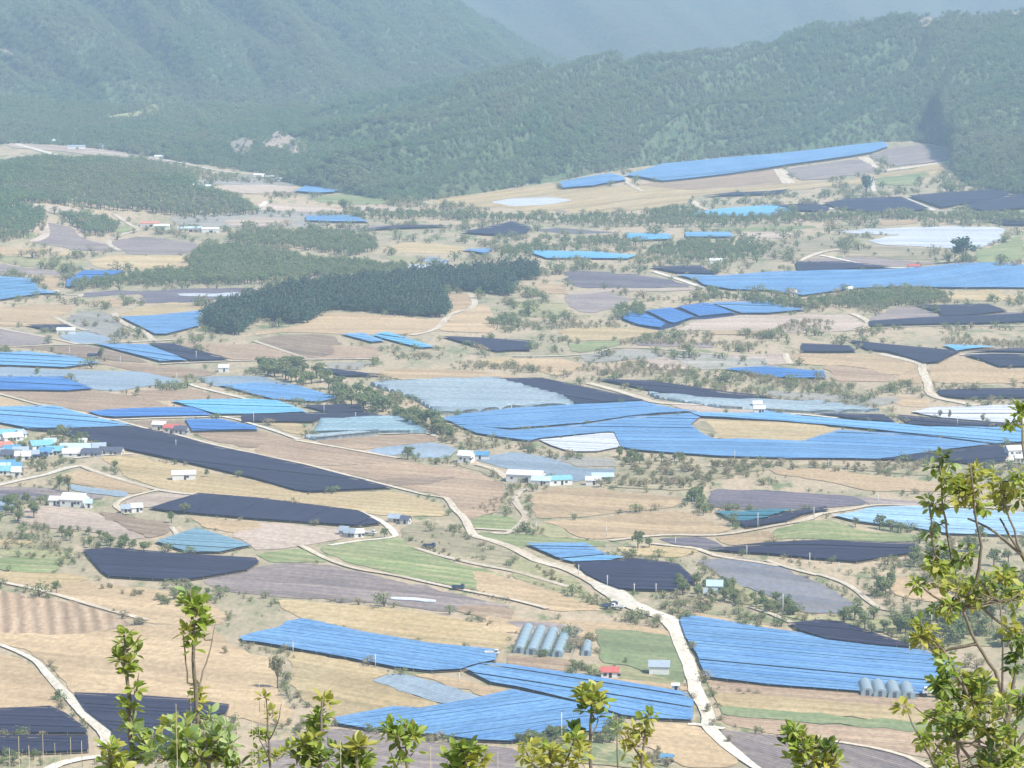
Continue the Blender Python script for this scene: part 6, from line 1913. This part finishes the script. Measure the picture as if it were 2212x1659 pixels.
plant('thin_sapling', 'thin yellow leaved sapling over the tan field', 10.5, [(f('1385,1790 1384,1700 1386,1640 1394,1580 1402,1535'), .008, .002), (f('1386,1640 1366,1610 1352,1580'), .004, .002)],
      [(1403, 1540, 12, 12, 6, 'g'), (1398, 1565, 12, 18, 9, 'yg'), (1392, 1595, 14, 18, 12, 'y'), (1355, 1585, 18, 16, 12, 'y'), (1368, 1610, 22, 18, 16, 'y'), (1390, 1640, 22, 18, 14, 'y')], 'y', .038, GS, 'sapling', seed=11)
plant('thin_sapling', 'faint small leaved twig left of the thin sapling', 11, [(f('1336,1790 1335,1690 1333,1600 1332,1545'), .005, .0015)],
      [(1332, 1548, 12, 12, 7, 'p'), (1338, 1570, 10, 12, 5, 'p')], 'p', .030, GS, 'sapling', seed=12)
plant('leafy_shrub', 'broad yellow green shrub over the grassy mound', 9.6, [(f('1190,1790 1190,1710 1188,1650 1185,1610'), .010, .003), (f('1189,1680 1225,1640 1240,1600'), .005, .002), (f('1189,1690 1150,1650 1135,1620'), .005, .002)],
      [(1135, 1622, 18, 16, 10, 'y'), (1145, 1646, 24, 16, 16, 'y'), (1188, 1622, 20, 18, 12, 'gy'), (1185, 1648, 26, 14, 16, 'y'), (1240, 1606, 22, 20, 16, 'gy'), (1250, 1635, 24, 18, 16, 'y'), (1210, 1655, 26, 10, 12, 'y')], 'y', .042, GS, seed=13)
plant('leafy_shrub', 'arching shrub in front of the mulched field', 9.6, [(f('1790,1790 1780,1700 1765,1640 1745,1605 1720,1585'), .010, .003), (f('1780,1700 1800,1650 1810,1625'), .006, .002)],
      [(1718, 1582, 18, 14, 12), (1715, 1602, 20, 18, 20, 'gd'), (1740, 1606, 24, 14, 16, 'gy'), (1725, 1625, 22, 16, 16), (1712, 1642, 12, 14, 8), (1770, 1615, 22, 14, 14, 'gd'), (1795, 1622, 18, 16, 12, 'd'), (1765, 1640, 26, 16, 18, 'y'), (1800, 1650, 22, 14, 14, 'yg'), (1735, 1655, 24, 12, 12)], 'g', .044, GS, seed=14)
# the tall one at the right edge, three stems of one thicket standing apart
plant('leafy_tree', 'tall leafy young tree in front of the pale cyan net', 11.5,
      [(f('2230,1790 2200,1680 2180,1560 2150,1450 2110,1390 2080,1320 2060,1230 2045,1150 2035,1080 2030,1000'), .010, .003), (f('2060,1230 2020,1200 2012,1150 2010,1085'), .006, .003),
       (f('2080,1320 2110,1250 2120,1180 2105,1100 2095,1000'), .008, .003), (f('2110,1390 2030,1410 2010,1380 1995,1345'), .007, .003), (f('2080,1320 2020,1290 1990,1265'), .007, .003)],
      [(2030, 990, 16, 16, 9, 'd'), (2035, 1010, 26, 16, 16, 'gp'), (2040, 1035, 34, 16, 24), (2060, 1055, 30, 18, 24, 'gy'), (2070, 1075, 26, 14, 16, 'y'), (2100, 1030, 14, 26, 14, 'y'), (2105, 1065, 26, 22, 22, 'y'), (2110, 1090, 22, 14, 14, 'g'),
       (2012, 1090, 18, 18, 16), (2016, 1130, 10, 16, 5, 'p'), (2015, 1158, 18, 16, 12, 'p'), (2018, 1190, 14, 14, 7, 'd'),
       (2010, 1215, 30, 18, 20, 'gy'), (2040, 1225, 30, 18, 20, 'g'), (2085, 1205, 30, 18, 22, 'gd'), (1995, 1262, 22, 16, 14, 'g')], 'ggy', .045, GS, 'tree', seed=20, droop=.45)
plant('leafy_tree', 'leafy branching tree at the white farmhouse, bending in from the edge', 12.0,
      [(f('2330,1790 2300,1600 2270,1420 2240,1300 2210,1200 2180,1120 2160,1040'), .011, .003), (f('2240,1300 2160,1270 2110,1260'), .008, .003), (f('2210,1200 2150,1150 2090,1120'), .007, .004), (f('2270,1420 2200,1370 2140,1330 2090,1290'), .009, .004),
       (f('2215,1215 2185,1165 2160,1120'), .006, .004), (f('2250,1340 2215,1000 2205,880'), .008, .003)],
      [(2150, 1030, 34, 18, 24, 'yg'), (2160, 1055, 34, 20, 26, 'y'), (2195, 1030, 24, 20, 16, 'g'), (2200, 1065, 24, 24, 20, 'yd'), (2165, 1090, 30, 16, 16, 'yd'), (2195, 880, 22, 22, 18, 'g'), (2190, 905, 16, 12, 8),
       (2060, 1255, 36, 18, 20, 'yg'), (2100, 1262, 36, 20, 26, 'g'), (2145, 1265, 36, 22, 30, 'gy'), (2185, 1255, 34, 26, 30, 'gy'), (2120, 1295, 30, 16, 16, 'yd'), (2200, 1300, 22, 24, 16, 'gd')], 'g', .046, GS, 'tree', seed=21, droop=.45)
plant('leafy_tree', 'dense leafy tree low at the corner over the tan strips', 10.5,
      [(f('2190,1800 2170,1700 2150,1620 2120,1560 2090,1500 2060,1440 2035,1400'), .013, .004), (f('2150,1620 2180,1540 2195,1450 2200,1380'), .009, .004), (f('2150,1620 2060,1600 2000,1590 1985,1580'), .006, .003), (f('2120,1560 2030,1560 1985,1535 1968,1520'), .004, .002),
       (f('2170,1700 2100,1650 2070,1600 2050,1570'), .008, .004), (f('2190,1620 2230,1560 2250,1500'), .008, .005)],
      [(1990, 1350, 22, 12, 12, 'gy'), (1992, 1378, 26, 20, 24, 'y'), (2005, 1400, 16, 12, 9, 'y'), (2040, 1410, 16, 22, 14, 'g'), (2045, 1440, 18, 14, 12, 'gp'), (2190, 1360, 20, 20, 16, 'y'), (2200, 1400, 18, 26, 20, 'gd'), (2195, 1440, 20, 14, 12, 'd'),
       (2035, 1475, 30, 18, 20, 'gd'), (2080, 1470, 34, 18, 26, 'gy'), (2120, 1480, 26, 18, 16, 'g'), (2060, 1505, 34, 18, 26, 'gd'), (2105, 1515, 32, 18, 24, 'gy'), (2025, 1530, 20, 20, 18, 'g')], 'g', .043, GS, 'tree', seed=22, droop=.3)
plant('leafy_shrub', 'dense dark shrub in the lower corner under the trees', 10.0,
      [(f('2090,1800 2085,1720 2075,1650 2065,1590'), .012, .005), (f('2085,1720 2150,1660 2190,1630'), .009, .004), (f('2085,1720 2020,1660 2000,1620 1985,1590'), .006, .003)],
      [(1956, 1526, 16, 12, 9, 'y'), (2060, 1560, 34, 20, 26, 'gd'), (2100, 1560, 32, 20, 22, 'yd'), (1985, 1585, 18, 14, 10, 'g'), (1992, 1606, 12, 10, 6, 'y'), (2055, 1590, 30, 14, 16, 'gd'), (2028, 1615, 16, 22, 12, 'gy'),
       (2130, 1590, 26, 18, 14, 'yd'), (2150, 1640, 40, 20, 26, 'gd'), (2195, 1630, 30, 26, 24, 'g'), (2110, 1655, 34, 12, 16, 'yg'), (2180, 1580, 26, 22, 18, 'g'), (2200, 1510, 22, 26, 20, 'gd'), (2165, 1530, 26, 20, 16, 'gy')], 'g', .043, GS, seed=23, droop=.25)
r_ = random.Random(77)
for nm, lab, dist, box, k, base in [('leafy_shrub', 'wide leafy shrub filling the gap between the young trees', 11.2, (2015, 2215, 1246, 1322), 12, 2190),
                              ('leafy_shrub', 'thick leafy shrub under the dense leafy tree', 10.8, (2015, 2215, 1460, 1660), 30, 2120)]:
    cl = [(r_.uniform(box[0], box[1]), r_.uniform(box[2], box[3]), 22, 16, 9, r_.choice(['g', 'gd', 'gy', 'y', 'yd'])) for _ in range(k)]
    plant(nm, lab, dist, [([(base, 1800), (base - 10, 1650), (base - 25, 1500), (base - 30, 1300)] if box[2] < 1300 else [(base, 1800), (base, 1700), (base - 5, 1600), (base - 15, 1480)], .010, .003)], cl, 'g', .042, GS, seed=k, droop=.35)
# dry grass stalks, lower left
for k, (X, Y0, lean) in enumerate([(40, 1590, 6), (62, 1610, -4), (92, 1585, 2), (118, 1605, -6), (152, 1592, 0), (176, 1600, 4), (20, 1615, 3), (205, 1620, -8), (350, 1560, -10), (330, 1575, 12), (380, 1520, 0), (412, 1505, 3), (510, 1500, -14), (545, 1530, 10),
                                   (560, 1470, 18), (735, 1600, -6), (930, 1612, 8), (1075, 1620, -5), (75, 1632, 8), (130, 1628, 5)]):
    d = 9 + (k % 5) * .5
    tip = Vector(at_dist(X, Y0, d)); bot = Vector(at_dist(X - lean, 1800, d)); bot.z = float(H(bot.x, bot.y)) - .1
    root_z = bot.z + .1
    o = empty('grass_stalk', (bot.x, bot.y, root_z))
    tag(o, 'thin dry straw coloured grass stalk among the near shrubs', 'grass stalk', 'dry grass stalks')
    off = o.location
    MB().tube([bot - off, bot.lerp(tip, .6) - off + Vector((.01, 0, 0)), tip - off], [.0028, .002, .0009], 4).build('stalk', M['straw'], o)
    bl = bot.lerp(tip, .8) - off
    MB().add([bl, bl + Vector((.02 * (1 if k % 2 else -1), .0, .05)), bl + Vector((.05 * (1 if k % 2 else -1), .005, .03)), bl + Vector((.012 * (1 if k % 2 else -1), .004, .02))], [(0, 1, 2), (0, 2, 3)]).build('blade', M['straw'], o)

# ------------------------------------------------------------------ the air
hz = MB().box((0, 6000, 480), (16000, 19000, 1130)).build('haze', [])
hz['kind'] = 'stuff'
hz['label'] = 'thin blue haze filling the valley air'
hm = bpy.data.materials.new('haze'); hm.use_nodes = True
hn = hm.node_tree.nodes; hn.clear()
ho = hn.new('ShaderNodeOutputMaterial'); pv = hn.new('ShaderNodeVolumePrincipled')
pv.inputs['Color'].default_value = (*HAZE_COL, 1); pv.inputs['Density'].default_value = HAZE
hm.node_tree.links.new(pv.outputs[0], ho.inputs['Volume'])
hz.data.materials.append(hm)
